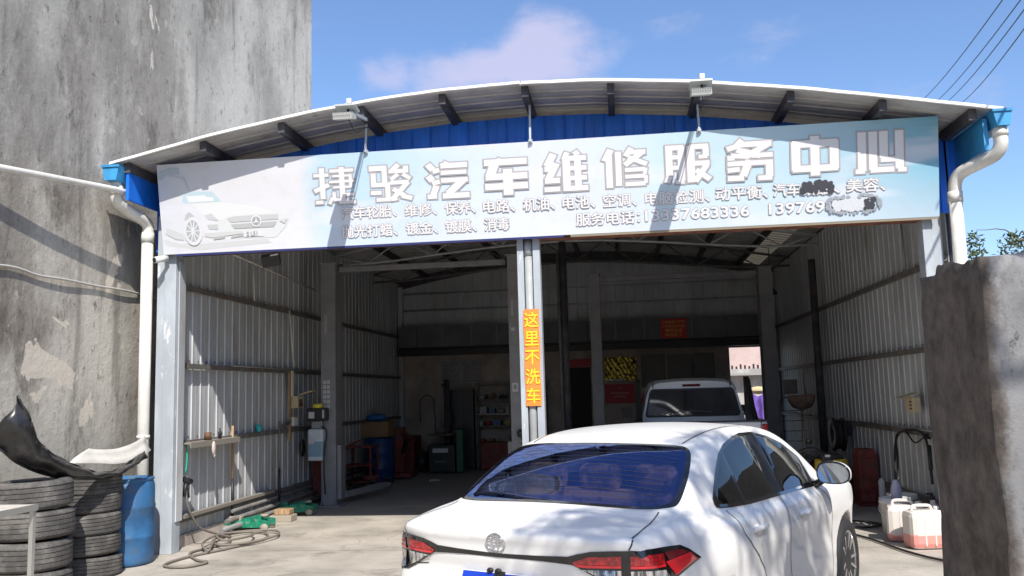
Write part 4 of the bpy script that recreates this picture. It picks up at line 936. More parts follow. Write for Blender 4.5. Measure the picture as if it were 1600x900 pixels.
    red_in = [(.425, .1, .876), (.50, .12, .905), (.655, .165, .912), (.655, .165, .856), (.50, .12, .853), (.44, .1, .862)]
    red_out = [(.690, .19, .912), (.768, .252, .912), (.79, .33, .908), (.79, .33, .848), (.76, .26, .850), (.690, .19, .852)]
    side_dark = [(.793, .335, .912), (.81, .42, .910), (.822, .49, .905), (.838, .545, .885), (.80, .36, .872)]
    side_red = [(.795, .335, .870), (.838, .55, .882), (.85, .61, .845), (.825, .42, .806), (.815, .40, .80)]
    clear_in = [(.455, .1, .845), (.655, .165, .846), (.655, .165, .765), (.58, .13, .80), (.51, .11, .835)]
    clear_out = [(.690, .19, .842), (.76, .26, .840), (.79, .33, .835), (.805, .36, .79), (.785, .31, .745), (.74, .24, .738), (.690, .2, .75)]
    for sx in (1, -1):
        tl = put(panel(f, 'cyl', H(lamp), .006, .05)['a'], 'tail_light', gloss_black, sx=sx)
        for o_, nm, mm in ((red_in, 'red_lens', red_lens), (red_out, 'red_lens', red_lens), (side_dark, 'side_lens', red_dark), (side_red, 'side_lens', red_bright), (clear_in, 'clear_lens', clear_lens), (clear_out, 'clear_lens', clear_lens)):
            put(panel(f, 'cyl', H(o_), .010, .04)['a'], nm, mm, tl, sx)
        put(ribbon(f, 'cyl', H([(.45, .1, .862), (.655, .165, .862)]), .010, .012, .03), 'light_bar', red_bright, tl, sx)
        put(ribbon(f, 'cyl', H([(.69, .19, .860), (.79, .33, .856)]), .010, .012, .03), 'light_bar', red_bright, tl, sx)
    put(panel(f, 'rear', [(-.41, .902), (-.25, .897), (0, .892), (.25, .897), (.41, .902), (.41, .864), (.25, .872), (0, .873), (-.25, .872), (-.41, .864)], .005, .05)['a'], 'trim_strip', gloss_black)
    # emblem: three ellipses in a ring
    ec = Vector((0.0, 0, .944)); mb = MB()
    def ell(cx, cz, rx, rz, w):
        n = 32; c3 = lift(f, 'rear', [(cx, cz)], .009)[0]
        pts = [(cx+rx*math.cos(2*PI*k/n), cz+rz*math.sin(2*PI*k/n)) for k in range(n)]
        q = lift(f, 'rear', pts, .008); q = [Vector(v) for v in q]; q.append(q[0]); q.append(q[1]); mb.tube(q, w, 6, caps=False)
    ell(0, .944, .056, .044, .0036); ell(0, .944, .019, .040, .0030); ell(0, .962, .048, .0155, .0030)
    mb.build('emblem', chrome, t, world=False)
    # number plate in its recess
    tilt = lift(f, 'rear', [(0, .80), (0, .66)], .012)
    a, b = Vector(tilt[0]), Vector(tilt[1]); up = (a-b).normalized(); nrm = Vector((0, up.z, -up.y)).normalized()*-1
    pc = (a+b)/2; mbp = MB().obox(pc, (.22, 0, 0), nrm*.003, up*.07); pl = mbp.build('number_plate', mat('plate_blue', (.01, .05, .50), .4), t, world=False)
    mb = MB()
    for s_ in (-1, 1): mb.obox(pc+up*.0665*s_-nrm*0+nrm*.004, (.22, 0, 0), nrm*.001, up*.0025)
    for s_ in (-1, 1): mb.obox(pc+Vector((.2165*s_, 0, 0))+nrm*.004, (.0025, 0, 0), nrm*.001, up*.064)
    mb.build('plate_border', mat('plate_white', (.75, .75, .78), .4), pl, world=False)
    mb = MB()
    for k, x in enumerate((-.04, .01)): mb.sphere(pc+up*.075+nrm*.012+Vector((x, 0, 0)), .017, 10, 6, (1.2, .8, .8))
    mb.obox(pc+up*.062+nrm*.008+Vector((.02, 0, 0)), (.03, 0, 0), nrm*.006, up*.012)
    mb.build('boot_release', matt_black, t, world=False)
    # handles
    for sx in (1, -1):
        for (y, z), d in (((1.53, .866), 1), ((2.47, .838), 3)):
            par = parts[d if sx > 0 else d+1]
            q = lift(f, 'side', [(y-.10, z), (y-.06, z+.003), (y, z+.004), (y+.06, z+.003), (y+.10, z)], .036); q[0] = lift(f, 'side', [(y-.10, z)], .002)[0]; q[4] = lift(f, 'side', [(y+.10, z)], .002)[0]
            pts = [Vector((v[0]*sx, v[1], v[2])) for v in sweep(q, 4)]
            MB().tube(pts, .016, 8).build('door_handle', paint, par, world=False)
            c = lift(f, 'side', [(y, z-.012)], -.006)[0]
            MB().sphere((c[0]*sx, c[1], c[2]), .058, 14, 8, (.22, 1.2, .70)).build('handle_cup', paint, par, world=False)
    # door mirrors
    for sx in (1, -1):
        c = Vector((.975*sx, 3.02, 1.062))
        def mshape(y, sc):     # rounded, slightly drooping outline, wider towards the car
            o_ = []
            for k in range(28):
                a = 2*PI*k/28; ca, sa = math.cos(a), math.sin(a)
                ex_ = abs(ca)**.62*(1 if ca > 0 else -1)*.118; ez = abs(sa)**.70*(1 if sa > 0 else -1)*.080
                ez *= 1-.22*max(0, ca); o_.append((c.x+sx*ex_*sc, y, c.z+ez*sc-.012*max(0, ca)))
            return o_
        rings = [mshape(2.975, .97), mshape(2.985, 1.), mshape(3.02, 1.0), mshape(3.06, .88), mshape(3.085, .62), mshape(3.095, .25)]
        mb = MB(); vs = [v for r_ in rings for v in r_]
        mb.add(vs, [(i*28+k, i*28+(k+1) % 28, (i+1)*28+(k+1) % 28, (i+1)*28+k) for i in range(5) for k in range(28)]+[tuple(5*28+k for k in range(28))], True)
        mo = mb.build('door_mirror', paint, t, world=False)
        rim_ = mshape(2.973, .95); MB().tube([Vector(p) for p in rim_]+[Vector(rim_[0]), Vector(rim_[1])], .008, 6, caps=False).build('mirror_rim', gloss_black, mo, world=False)
        gp_ = [(x_, 2.966+.16*(z_-c.z), z_) for x_, y_, z_ in mshape(2.974, .92)]; MB().add(gp_, [tuple(range(28))]).build('mirror_glass', mat('mirror_silver', (.75, .8, .85), .02, 1.), mo, world=False)
        MB().tube([(.80*sx, 3.03, .955), (.86*sx, 3.03, .985), (.915*sx, 3.02, 1.02)], [.032, .028, .022], 8).build('mirror_arm', gloss_black, mo, world=False)
    # wheels
    for y in (1.0, 3.70):
        for sx in (1, -1):
            w = thing('wheel', '', '', (0, 0, 0)); del w['label']; del w['category']; w.parent = t; w.location = (sx*.785, y, .318)
            R = .318; h = .103
            MB().lathe([(.225, -h+.02), (.25, -h), (.295, -h+.004), (.312, -h+.02), (R, -h+.05), (R, h-.05), (.312, h-.02), (.295, h-.004), (.25, h), (.225, h-.02)], (0, 0, 0), 40, 'x').build('tyre', rubber, w, world=False)
            mb = MB(); mb.lathe([(.205, h-.02), (.222, h-.012), (.229, h-.02), (.225, -h+.03), (.205, -h+.03)], (0, 0, 0), 40, 'x', closed=True)
            for k in range(10):
                a = 2*PI*k/10+.1; pair = .07 if k % 2 else -.07
                p0 = Vector((h-.035, .045*math.cos(a), .045*math.sin(a))); p1 = Vector((h-.018, .212*math.cos(a+pair), .212*math.sin(a+pair)))
                tv = Vector((0, -math.sin(a), math.cos(a))); ax_ = (p1-p0)/2
                mb.obox((p0+p1)/2, ax_, tv*.011, (.010, 0, 0))
            mb.lathe([(.0, h-.02), (.05, h-.024), (.055, h-.05), (0, h-.05)], (0, 0, 0), 20, 'x')
            if sx < 0: mb.v = [(-x_, y_, z_) for x_, y_, z_ in mb.v]
            mb.build('rim', alloy, w, world=False)
            MB().lathe([(.0, .012), (.20, .012), (.20, -.05), (0, -.05)], (0, 0, 0), 24, 'x').build('brake_disc', mat('brake_dark', (.03, .03, .03), .6), w, world=False)
    # cabin
    cream = mat('beige_seat_cover', (.62, .47, .32), .6, var=.65, scale=7, lo=.45, hi=.55); dark_trim = mat('cabin_trim', (.03, .03, .032), .8)
    MB().box(-.70, .70, .66, 1.12, 1.0, 1.02, .01).build('parcel_shelf', dark_trim, t, world=False)
    MB().box(-.70, .70, 1.0, 3.2, .25, .30).build('cabin_floor', dark_trim, t, world=False)
    MB().box(-.70, .70, 3.05, 3.35, .6, .96, .05).build('dashboard', dark_trim, t, world=False)
    def seat(x0, x1, y, hr):
        s_ = MB(); s_.obox(((x0+x1)/2, y+.0, .78), ((x1-x0)/2, 0, 0), (0, .06, -.014), (0, -.065, .30)).box(x0, x1, y, y+.5, .45, .56, .04)
        for hx in hr: s_.box(hx-.14, hx+.14, y-.13, y-.03, 1.09, 1.25, .045)
        s_.box(x0+.02, x1-.02, y-.14, y-.02, .95, 1.10, .05)
        return s_
    seat(-.62, .62, 1.30, (-.38, 0, .38)).build('rear_seat', cream, t, world=False)
    for x in (-.38, .38): seat(x-.25, x+.25, 2.25, (x,)).build('front_seat', cream, t, world=False)
    MB().box(-.12, .12, .72, .80, 1.02, 1.065, .01).build('high_brake_light', dark_trim, t, world=False)
    MB().box(-.085, .085, .712, .718, 1.032, 1.052).build('brake_light_lens', mat('pale_lens', (.6, .62, .66), .3), t, world=False)
    MB().lathe([(.165, 0), (.18, 0.01), (.165, .02)], (0, 0, 0), 20, 'y').build('steering_wheel', dark_trim, t, world=False).location = (-.38, 2.85, .95)
    return t
CAR_X, CAR_Y, CAR_YAW = -.701, 4.469, 26.37
build_sedan()
# ---------------------------------------------------------------- left yard: tyres, drum, bumper, table
def make_tyre(seed, R=.33, w=.215, name='tyre'):
    rr = random.Random(seed); n = 96; h = w/2; prof = []
    # tread with circumferential grooves
    pts = [(R*.62, -h*.82), (R*.66, -h), (R*.84, -h*1.02), (R*.93, -h*.95), (R*.975, -h*.82)]
    zz = -h*.74
    for k in range(4):
        a, b_ = zz, zz+w*.148-.002; pts += [(R, a), (R, a+.002), (R, b_-.002), (R, b_), (R-.007, b_+.001), (R-.007, b_+.007)]; zz = b_+.008
    pts += [(R, zz), (R*.995, h*.74), (R*.975, h*.82), (R*.93, h*.95), (R*.84, h*1.02), (R*.66, h), (R*.62, h*.82), (R*.72, h*.8), (R*.90, h*.7), (R*.90, -h*.7), (R*.72, -h*.8)]
    mb = MB(); mb.lathe(pts, (0, 0, 0), n, 'z', closed=True)
    for i in range(len(pts)):                 # shoulder sipes
        if abs(pts[i][1]) > h*.70 and pts[i][0] > R*.95:
            for k in range(n):
                if k % 2: x_, y_, z_ = mb.v[i*n+k]; mb.v[i*n+k] = (x_*.982, y_*.982, z_)
    o = mb.build(name, tyre_m); return o
tyre_m = mat('dusty_tyre_rubber', (.105, .10, .095), .9, var=.35, scale=5, bump=.35, bscale=55, dirt=(.19, .175, .155), dscale=5, dlo=.5, dhi=.75)
def tyre_stack(cx, cy, zs, R, w, seed, labs, grp):
    base = make_tyre(seed, R, w)
    for i, (z, lab) in enumerate(zip(zs, labs)):
        o = base if i == 0 else base.copy()
        if i: C.objects.link(o)
        rr = random.Random(seed+i*7); o.location = (cx+rr.uniform(-.004, .02), cy+rr.uniform(-.02, .02), z); o.rotation_euler = (rr.uniform(-.03, .03), rr.uniform(-.03, .03), rr.uniform(0, 6)); q_ = rr.uniform(.965, 1.005); o.scale = (q_, q_, rr.uniform(.95, 1.0))
        tag(o, lab, 'tyre', grp); tread = None
def shoulder_blocks(parent, R, w): pass
tyre_stack(-5.33, 7.45, [.13, .395, .655, .915], .345, .255, 11, ['worn wide tyre, bottom of the stack nearest the left edge', 'worn wide tyre, second from the bottom of the left-edge stack', 'worn wide tyre, second from the top of the left-edge stack', 'worn wide tyre topping the left-edge stack under the bumper'], 'tyres stacked against the left wall')
tyre_stack(-5.42, 8.42, [.105, .318, .528, .735, .905-.0], .325, .205, 23, ['dusty tyre, bottom of the stack beside the blue drum', 'dusty tyre, second from the bottom beside the blue drum', 'dusty tyre, middle of the five beside the blue drum', 'dusty tyre, second from the top beside the blue drum', 'dusty tyre topping the stack beside the blue drum'], 'tyres stacked against the left wall')
dr = thing('plastic_drum', 'faded blue plastic drum standing between tyre stack and white downpipe', 'drum', (-5.36, 9.02, 0))
R = .292
prof = [(R*.80, .0), (R*.95, .012), (R*.985, .05), (R, .12), (R*1.0, .27), (R*1.025, .285), (R*1.025, .305), (R, .32), (R, .58), (R*1.025, .595), (R*1.025, .615), (R, .63), (R*.99, .82), (R*.95, .86), (R*.93, .875), (R*.97, .885), (R*.97, .905), (R*.90, .91), (R*.88, .885), (0, .88)]
MB().lathe(prof, (-5.36, 9.02, 0), 36, 'z').build('drum_shell', blue_p, dr)
for dx in (-.14, .15): MB().lathe([(.036, .88), (.036, .905), (.03, .908), (0, .908)], (-5.36+dx, 9.0, 0), 14).build('bung', black_p, dr)
# bumper cover: a curved skin with a rim, lying across the tyres
upp = sweep([(-5.332, 7.2, 1.8), (-5.237, 7.25, 1.588), (-5.22, 7.35, 1.386), (-5.196, 7.5, 1.273), (-5.171, 7.8, 1.144), (-5.133, 8.1, 1.045), (-5.116, 8.4, 1.036), (-5.109, 8.7, 1.121), (-5.12, 8.9, 1.227)], 5)
lop = sweep([(-5.587, 7.1, 1.408), (-5.477, 7.2, 1.333), (-5.393, 7.3, 1.212), (-5.28, 7.45, 1.107), (-5.229, 7.7, 1.036), (-5.2, 8.0, 0.994), (-5.155, 8.3, 0.977), (-5.132, 8.6, 1.019), (-5.117, 8.85, 1.083)], 5)
bp2 = thing('car_bumper', 'black car bumper cover with a pale inner flap lying across the tyre stacks', 'bumper', (-5.35, 7.9, 1.03))
mb = MB(); n = len(upp); K = 6; vs = []
for i in range(n):
    u, l = upp[i], lop[i]
    for k in range(K+1):
        t = k/K; vs.append(l.lerp(u, t)+Vector((.10*math.sin(PI*t)+.014*math.sin(i*.9+k*1.7), -.05*math.sin(PI*t)+.010*math.sin(i*.55-k), .008*math.sin(i*1.3+k*.8))))
mb.add(vs, [(i*(K+1)+k, (i+1)*(K+1)+k, (i+1)*(K+1)+k+1, i*(K+1)+k+1) for i in range(n-1) for k in range(K)], True)
bs = mb.build('bumper_skin', mat('bumper_black', (.014, .014, .015), .34, coat=.25, bump=.25, bscale=7, dirt=(.06, .055, .05), dscale=5, dlo=.5, dhi=.8), bp2)
sol = bs.modifiers.new('thickness', 'SOLIDIFY'); sol.thickness = .006
MB().tube([p_+Vector((0, 0, .006*math.sin(q_*1.9))) for q_, p_ in enumerate(upp)], .010, 6).build('upper_rim', black_p, bp2); MB().tube(lop, .013, 6).build('lower_lip', black_p, bp2)
for i in range(18, 38, 3): MB().lathe([(.008, 0), (.008, .004), (0, .004)], tuple(upp[i]+Vector((.03, -.02, -.03))), 8, 'y').build('clip', mat('pale_clip', (.6, .6, .58), .5), bp2)
fl = [(-5.36, 8.30, 1.12), (-5.32, 8.20, 1.13), (-5.33, 8.36, 1.29), (-5.24, 8.62, 1.27), (-5.14, 8.80, 1.30), (-5.10, 8.92, 1.36), (-5.03, 8.93, 1.20), (-5.14, 8.74, 1.10), (-5.22, 8.5, 1.09)]
mb = MB(); top = sweep([(-5.36, 8.32, 1.265), (-5.30, 8.44, 1.245), (-5.22, 8.60, 1.245), (-5.14, 8.76, 1.29), (-5.08, 8.88, 1.36)], 4); bot = sweep([(-5.40, 8.06, 1.135), (-5.26, 8.34, 1.11), (-5.17, 8.52, 1.09), (-5.09, 8.72, 1.11), (-5.02, 8.90, 1.20)], 4)
vs = []
for a, b_ in zip(top, bot):
    for k in range(4): t = k/3; vs.append(b_.lerp(a, t)+Vector((-.03*math.sin(PI*t), .02*math.sin(PI*t), 0)))
mb.add(vs, [(i*4+k, (i+1)*4+k, (i+1)*4+k+1, i*4+k+1) for i in range(len(top)-1) for k in range(3)], True)
fo = mb.build('inner_flap', mat('pale_plastic_skin', (.55, .53, .49), .45, var=.15, scale=6), bp2); s_ = fo.modifiers.new('thickness', 'SOLIDIFY'); s_.thickness = .006
# folding table corner at the very left
tb = thing('folding_table', 'corner of a white folding table frame at the lower left edge', 'table', (-4.3, 5.3, 0))
TX, TY, TZ = -3.80, 5.35, 1.068
MB().box(-4.70, TX, 4.95, TY, TZ-.022, TZ, .004).build('table_top', mat('worn_white_board', (.66, .62, .55), .5, var=.15, scale=4, dirt=(.4, .32, .22), dscale=6, dlo=.58, dhi=.7), tb)
MB().box(-4.70, TX+.012, TY-.012, TY+.008, TZ-.035, TZ+.004).build('edge_rail', mat('bare_aluminium', (.55, .55, .53), .35, .7), tb)
MB().box(TX-.002, TX+.014, 4.95, TY, TZ-.035, TZ+.004).build('edge_rail', MATS['bare_aluminium'], tb)
for x, y in ((TX-.012, TY-.012), (TX-.012, 4.97), (-4.68, TY-.012), (-4.68, 4.97)): MB().box(x-.014, x+.014, y-.014, y+.014, 0, TZ-.036).build('leg', MATS['bare_aluminium'], tb)

# ---------------------------------------------------------------- lifts
def lift_post(x, y, w, dx, lab, h=3.88, unit=False):
    t = thing('lift_post', lab, 'car lift', (x, y, 0), 0, 'posts of the two-post car lifts')
    d = .17
    p = MB(); p.box(x-w/2, x+w/2, y-d, y-d+.012, .02, h); p.box(x-w/2, x-w/2+.012, y-d+.013, y+d, .02, h); p.box(x+w/2-.012, x+w/2, y-d+.013, y+d, .02, h); p.box(x-w/2+.013, x+w/2-.013, y+d-.012, y+d, .02, h)
    p.build('column', lift_grey, t)
    MB().box(x-w/2-.02, x+w/2+.02, y-d-.02, y+d+.02, h+.001, h+.02).build('head_plate', lift_grey, t)
    MB().box(x-w/2-.10, x+w/2+.10, y-d-.10, y+d+.10, 0, .018).build('base_plate', lift_grey, t)
    for sx in (-1, 1): MB().prism([(y-d-.09, .019), (y-d-.002, .019), (y-d-.002, .17)], 'x', x+sx*(w/2-.02)-.006, x+sx*(w/2-.02)+.006).build('gusset', lift_grey, t)
    # carriage and swing arms
    MB().box(x+dx*(w/2+.002), x+dx*(w/2+.07), y-.12, y+.12, .10, .95, .008).build('carriage', lift_grey, t)
    for (ex, ey) in (((dx*.15, .95), (dx*.10, -.75)) if not unit else ((dx*.26, 1.25), (dx*.14, .75))):
        a = MB(); q0 = Vector((x+dx*(w/2+.05), y+(.1 if ey > 0 else -.1), .16)); q1 = q0+Vector((ex, ey, 0)); a.beam(q0, q1, .11, .10); ar = a.build('swing_arm', lift_grey, t)
        MB().beam(q1-Vector((ex, ey, 0))*.06+Vector((0, 0, .0)), q1+Vector((ex, ey, 0)).normalized()*.28, .075, .07).build('arm_extension', lift_grey, ar)
        MB().lathe([(.055, .0), (.055, .05), (.07, .055), (.07, .075), (0, .075)], tuple(q1+Vector((ex, ey, 0)).normalized()*.24+Vector((0, 0, .036))), 12).build('lift_pad', black_p, ar)
    return t
L1 = lift_post(-4.70, 13.85, .24, 1, 'grey lift post with hydraulic unit beside the left wall', unit=True)
L2 = lift_post(-1.66, 13.85, .17, -1, 'grey lift post standing just left of the middle column')
R1 = lift_post(-.45, 16.6, .20, 1, 'dark lift post right of the middle column, before the rear door')
R2 = lift_post(2.70, 16.6, .24, -1, 'dark lift post near the right wall beside the rear opening')
for (xa, xb, y) in ((-4.72, -1.66, 13.85), (-.45, 2.70, 16.6)):
    lab = 'horizontal tie bar joining the tops of the %s lift posts' % ('left' if xa < -2 else 'right')
    o = MB().box(xa+.16, xb-.13, y-.05, y+.05, 3.76, 3.85, .01).build('tie_bar', lift_grey); tag(o, lab, 'beam', 'tie bars of the car lifts')
# label and stickers on the first post
st = mat('pale_sticker', (.50, .50, .50), .5)
yf = 13.85-.17-.002
for k in range(6):
    for j in range(2): MB().box(-4.785+j*.062, -4.785+j*.062+.048, yf-.002, yf, 1.93-k*.078, 1.93-k*.078+.055).build('warning_sticker', st, L1)
MB().box(-4.765, -4.72, yf-.002, yf, 2.74, 3.05).build('maker_label', mat('dull_label', (.36, .37, .36), .5), L1)
MB().tube([(-4.785, yf-.008, 2.95), (-4.765, yf-.01, 3.0), (-4.745, yf-.01, 2.98), (-4.75, yf-.01, 2.92)], .006, 5).build('label_mark', MATS['dull_label'], L1)
MB().box(-1.70, -1.665, yf-.002, yf, 2.92, 3.18).build('maker_label', MATS['dull_label'], L2)
MB().box(-1.71, -1.65, yf-.002, yf, 2.68, 2.73).build('warning_sticker', st, L2)
MB().box(-1.715, -1.62, yf-.002, yf, 1.72, 1.86).build('warning_sticker', st, L2); MB().box(-1.69, -1.645, yf-.004, yf-.002, 1.76, 1.83).build('sticker_mark', lift_grey, L2)
# power unit
MB().box(-5.00, -4.68, 13.50, 13.66, 1.345, 1.55, .02).build('motor_housing', black_p, L1)
MB().lathe([(.085, 1.55), (.085, 1.60), (.07, 1.62), (0, 1.62)], (-4.84, 13.58, 0), 20).build('motor_cap', mat('yellow_cap', (.62, .55, .05), .45), L1)
MB().box(-4.965, -4.87, 13.494, 13.499, 1.39, 1.49).build('rating_label', st, L1); MB().box(-4.74, -4.71, 13.494, 13.499, 1.39, 1.52).build('rating_label', st, L1)
MB().box(-4.93, -4.76, 13.53, 13.62, 1.23, 1.344, .01).build('pump_block', mat('cast_metal', (.3, .3, .3), .4, .6), L1)
tm = MB().box(-4.985, -4.73, 13.50, 13.66, .72, 1.225, .035).build('fluid_tank', mat('milky_tank', (.52, .58, .62), .35, var=.15, scale=3), L1)
MB().box(-4.988, -4.727, 13.497, 13.663, .76, 1.05, .035).build('fluid', mat('blue_fluid', (.20, .32, .40), .3), L1)
MB().box(-4.96, -4.87, 13.488, 13.496, .99, 1.07).build('rating_label', st, L1)
MB().tube(sweep([(-4.83, 13.55, 1.27), (-4.68, 13.52, 1.20), (-4.70, 13.5, .9), (-4.72, 13.52, .6), (-4.73, 13.6, .2)], 5), .012, 6).build('hydraulic_hose', black_p, L1)
for k in range(2): MB().tube(sweep([(-1.60, 13.6, 1.05), (-1.56, 13.56, 1.10+k*.05), (-1.53, 13.55, 1.0), (-1.58, 13.56, .92)], 4), .014, 6).build('hydraulic_hose', black_p, L2)
MB().sphere((-1.60, 13.56, 1.08), .045, 10, 8, (1, .5, 1.4)).build('release_knob', black_p, L2); MB().sphere((-1.55, 13.56, 1.0), .035, 10, 8, (1, .5, 1)).build('release_knob', black_p, L2)

# ---------------------------------------------------------------- left side things
def floor_jack(x, y, rz, hx, hz, lab, wooden):
    t = thing('floor_jack', lab, 'trolley jack', (x, y, 0), rz, 'green trolley jacks')
    fr = MB()
    for s_ in (-1, 1): fr.prism([(-.32, .05), (.30, .05), (.30, .13), (.05, .17), (-.20, .13), (-.32, .10)], 'y', s_*.13-.008, s_*.13+.008)
    fr.v = [(v[0], v[1], v[2]) for v in fr.v]; fr.build('side_plate', green_p, t, world=False)
    MB().beam((-.15, 0, .10), (.16, 0, .17), .10, .07).build('lift_arm', green_p, t, world=False)
    MB().lathe([(.05, .0), (.055, .02), (.05, .035), (0, .03)], (.19, 0, .17), 14).build('saddle', mat('dusty_metal', (.34, .30, .24), .7), t, world=False)
    MB().box(-.30, -.10, -.06, .06, .08, .19, .02).build('hydraulic_body', MATS['dusty_metal'] if wooden else green_p, t, world=False)
    for sx_, r_ in ((-.26, .045), (.24, .05)):
        for s_ in (-1, 1): MB().lathe([(.0, -.02), (r_, -.02), (r_, .02), (0, .02)], (sx_, s_*.165, r_), 14, 'y').build('wheel', MATS['dusty_metal'], t, world=False)
    p0 = Vector((-.24, 0, .17)); p1 = Vector((hx, 0, hz)); k = .42
    MB().tube([p0, p0.lerp(p1, k)], .019, 8).build('handle_socket', black_p, t, world=False)
    MB().tube([p0.lerp(p1, k), p1], .018 if wooden else .014, 8).build('handle', wood if wooden else mat('handle_steel', (.22, .20, .17), .5, .4), t, world=False)
    return t
floor_jack(-4.96, 11.30, math.radians(6), -.245, 1.37, 'green trolley jack with upright wooden handle, nearer the yard', True)
floor_jack(-4.89, 12.75, math.radians(8), -.245, 1.38, 'dark green trolley jack with thin dark handle, further inside', False)
blk = thing('wood_block', 'pale dusty wooden block and plate resting between the two green jacks', 'wood block', (-4.82, 12.1, 0))
MB().box(-4.98, -4.66, 11.98, 12.22, .0, .09, .01).build('block', MATS['dusty_metal'], blk); MB().box(-4.93, -4.70, 12.02, 12.2, .091, .17, .012).build('block', wood, blk)
# angle-iron rails and pipes along the wall foot
for i, (x, z, r, y0, y1, lab) in enumerate(((-5.02, .10, .032, 10.6, 15.5, 'pale long pipe lying nearest the jacks by the left wall'), (-5.10, .17, .030, 10.9, 16.5, 'dark long pipe lying behind the pale one by the left wall'), (-5.16, .26, .024, 11.2, 17.0, 'thin upper pipe resting against the left wall foot'))):
    o = MB().tube([(x, y0, z), (x-.02, (y0+y1)/2, z+.004), (x, y1, z)], r, 10).build('steel_pipe', MATS['dull_metal'] if i == 0 else girt_m); tag(o, lab, 'pipe', 'pipes lying along the left wall')
o = MB().box(-5.22, -5.15, 9.9, 12.6, .345, .385).build('ledge_rail', mat('dusty_ledge', (.24, .22, .19), .8)); tag(o, 'dusty low steel ledge along the foot of the left wall', 'rail')
sh = thing('wall_shelf', 'narrow steel wall ledge holding small tools on the left wall', 'shelf', (-5.15, 10.7, 1.22))
MB().box(-5.235, -5.06, 9.86, 11.2, 1.205, 1.225).build('ledge', MATS['dusty_ledge'], sh); MB().box(-5.07, -5.06, 9.86, 11.2, 1.16, 1.2045).build('ledge_lip', MATS['dusty_ledge'], sh)
def small(name, lab, cat, mb, m, grp=None):
    o = mb.build(name, m); tag(o, lab, cat, grp); return o
small('tin', 'brown tin standing on the left wall ledge', 'tin', MB().lathe([(.045, 1.226), (.045, 1.32), (.0, 1.32)], (-5.13, 10.42, 0), 16), rust)
small('spray_bottle', 'dark spray bottle on the left wall ledge', 'bottle', MB().lathe([(.022, 1.226), (.022, 1.31), (.01, 1.33), (.01, 1.36), (0, 1.36)], (-5.13, 10.75, 0), 12), black_p)
small('cup', 'teal plastic cup on the girt of the left wall', 'cup', MB().lathe([(.035, 1.252), (.05, 1.35), (.045, 1.35), (.03, 1.26), (0, 1.26)], (-5.215, 12.15, 0), 16), mat('teal_plastic', (.03, .40, .42), .4))
small('glove', 'pale work glove hanging from the left wall ledge', 'glove', MB().sphere((-5.05, 10.42, 1.13), .05, 10, 8, (.4, .8, 1.7)).sphere((-5.05, 10.44, 1.05), .03, 8, 6, (.4, .7, 1.4)), mat('glove_cloth', (.55, .48, .45), .9))
ag = thing('air_gun', 'black air gun hanging on a green coil by the left column', 'air gun', (-5.15, 9.95, .8))
MB().tube(sweep([(-5.17, 9.95, 1.20), (-5.16, 9.96, 1.05), (-5.17, 9.95, .86)], 4), .010, 6).build('green_cord', mat('cord_green', (.02, .42, .28), .5), ag)
MB().tube([(-5.16, 9.90, .80), (-5.14, 10.02, .76)], .035, 8).build('gun_body', black_p, ag); MB().tube([(-5.15, 9.94, .78), (-5.16, 9.90, .60)], .022, 8).build('grip', black_p, ag); MB().tube([(-5.15, 9.97, .76), (-5.14, 9.98, .58)], .014, 8).build('nozzle', black_p, ag)
MB().tube(sweep([(-5.15, 9.93, .62), (-5.12, 9.95, .45), (-5.06, 10.1, .22), (-4.95, 10.35, .10), (-4.85, 10.5, .04)], 5), .013, 6).build('hose', mat('grey_hose', (.16, .14, .12), .7), ag)
small('spray_gun', 'grey paint gun resting on the left wall girt', 'spray gun', MB().tube([(-5.21, 13.0, 1.30), (-5.20, 13.25, 1.33)], .025, 8).tube([(-5.20, 13.22, 1.33), (-5.20, 13.2, 1.25)], .018, 8).sphere((-5.2, 13.3, 1.36), .035), girt_m)
hp = [(-4.95, 10.65, .02), (-4.75, 10.2, .02), (-4.9, 9.6, .02), (-4.62, 9.15, .02), (-4.42, 9.0, .02), (-4.55, 8.75, .02), (-4.82, 8.85, .02), (-4.80, 9.3, .02), (-4.55, 9.9, .02), (-4.40, 10.5, .025), (-4.65, 10.95, .03), (-4.95, 10.8, .035), (-4.98, 10.3, .04), (-4.70, 9.9, .045), (-4.42, 10.1, .045), (-4.30, 10.6, .04), (-4.50, 11.0, .04), (-4.85, 10.9, .05), (-5.0, 10.5, .06), (-4.78, 9.85, .06), (-4.68, 9.55, .04), (-4.92, 9.9, .07), (-4.94, 10.4, .09), (-4.7, 10.7, .07), (-4.55, 10.4, .07), (-4.7, 10.0, .08), (-4.9, 10.2, .10)]
small('air_hose', 'dusty grey air hose tangled on the floor by the left column', 'hose', MB().tube(sweep(hp, 6), .014, 7), mat('dusty_hose', (.20, .175, .15), .8))
cv = thing('security_camera', 'white security camera bracketed outside the left column', 'camera', (-5.24, 9.40, 3.34))
MB().tube([(-5.24, 9.56, 3.40), (-5.235, 9.47, 3.36)], .016, 8).build('bracket', MATS['pale_plastic'], cv)
MB().tube([(-5.21, 9.50, 3.375), (-5.285, 9.36, 3.335)], .038, 14).build('camera_body', MATS['pale_plastic'], cv); MB().tube([(-5.2855, 9.359, 3.3347), (-5.287, 9.356, 3.334)], .030, 14).build('lens', black_p, cv)
iff = thing('floodlight', 'black floodlight hung inside the left bay under the sign', 'floodlight', (-4.22, 10.3, 3.4))
MB().obox((-4.25, 10.25, 3.42), (.10, .03, .02), (-.02, .06, .03), (0, -.03, .06)).build('lamp_housing', black_p, iff); MB().obox((-4.19, 10.19, 3.43), (.045, .012, .01), (.0, -.004, .004), (.01, -.02, .045)).build('lamp_glass', mat('pale_glass', (.6, .62, .62), .2), iff)
MB().beam((-4.25, 10.3, 3.47), (-4.25, 10.3, 4.5), .015, .015).build('bracket', black_p, iff)
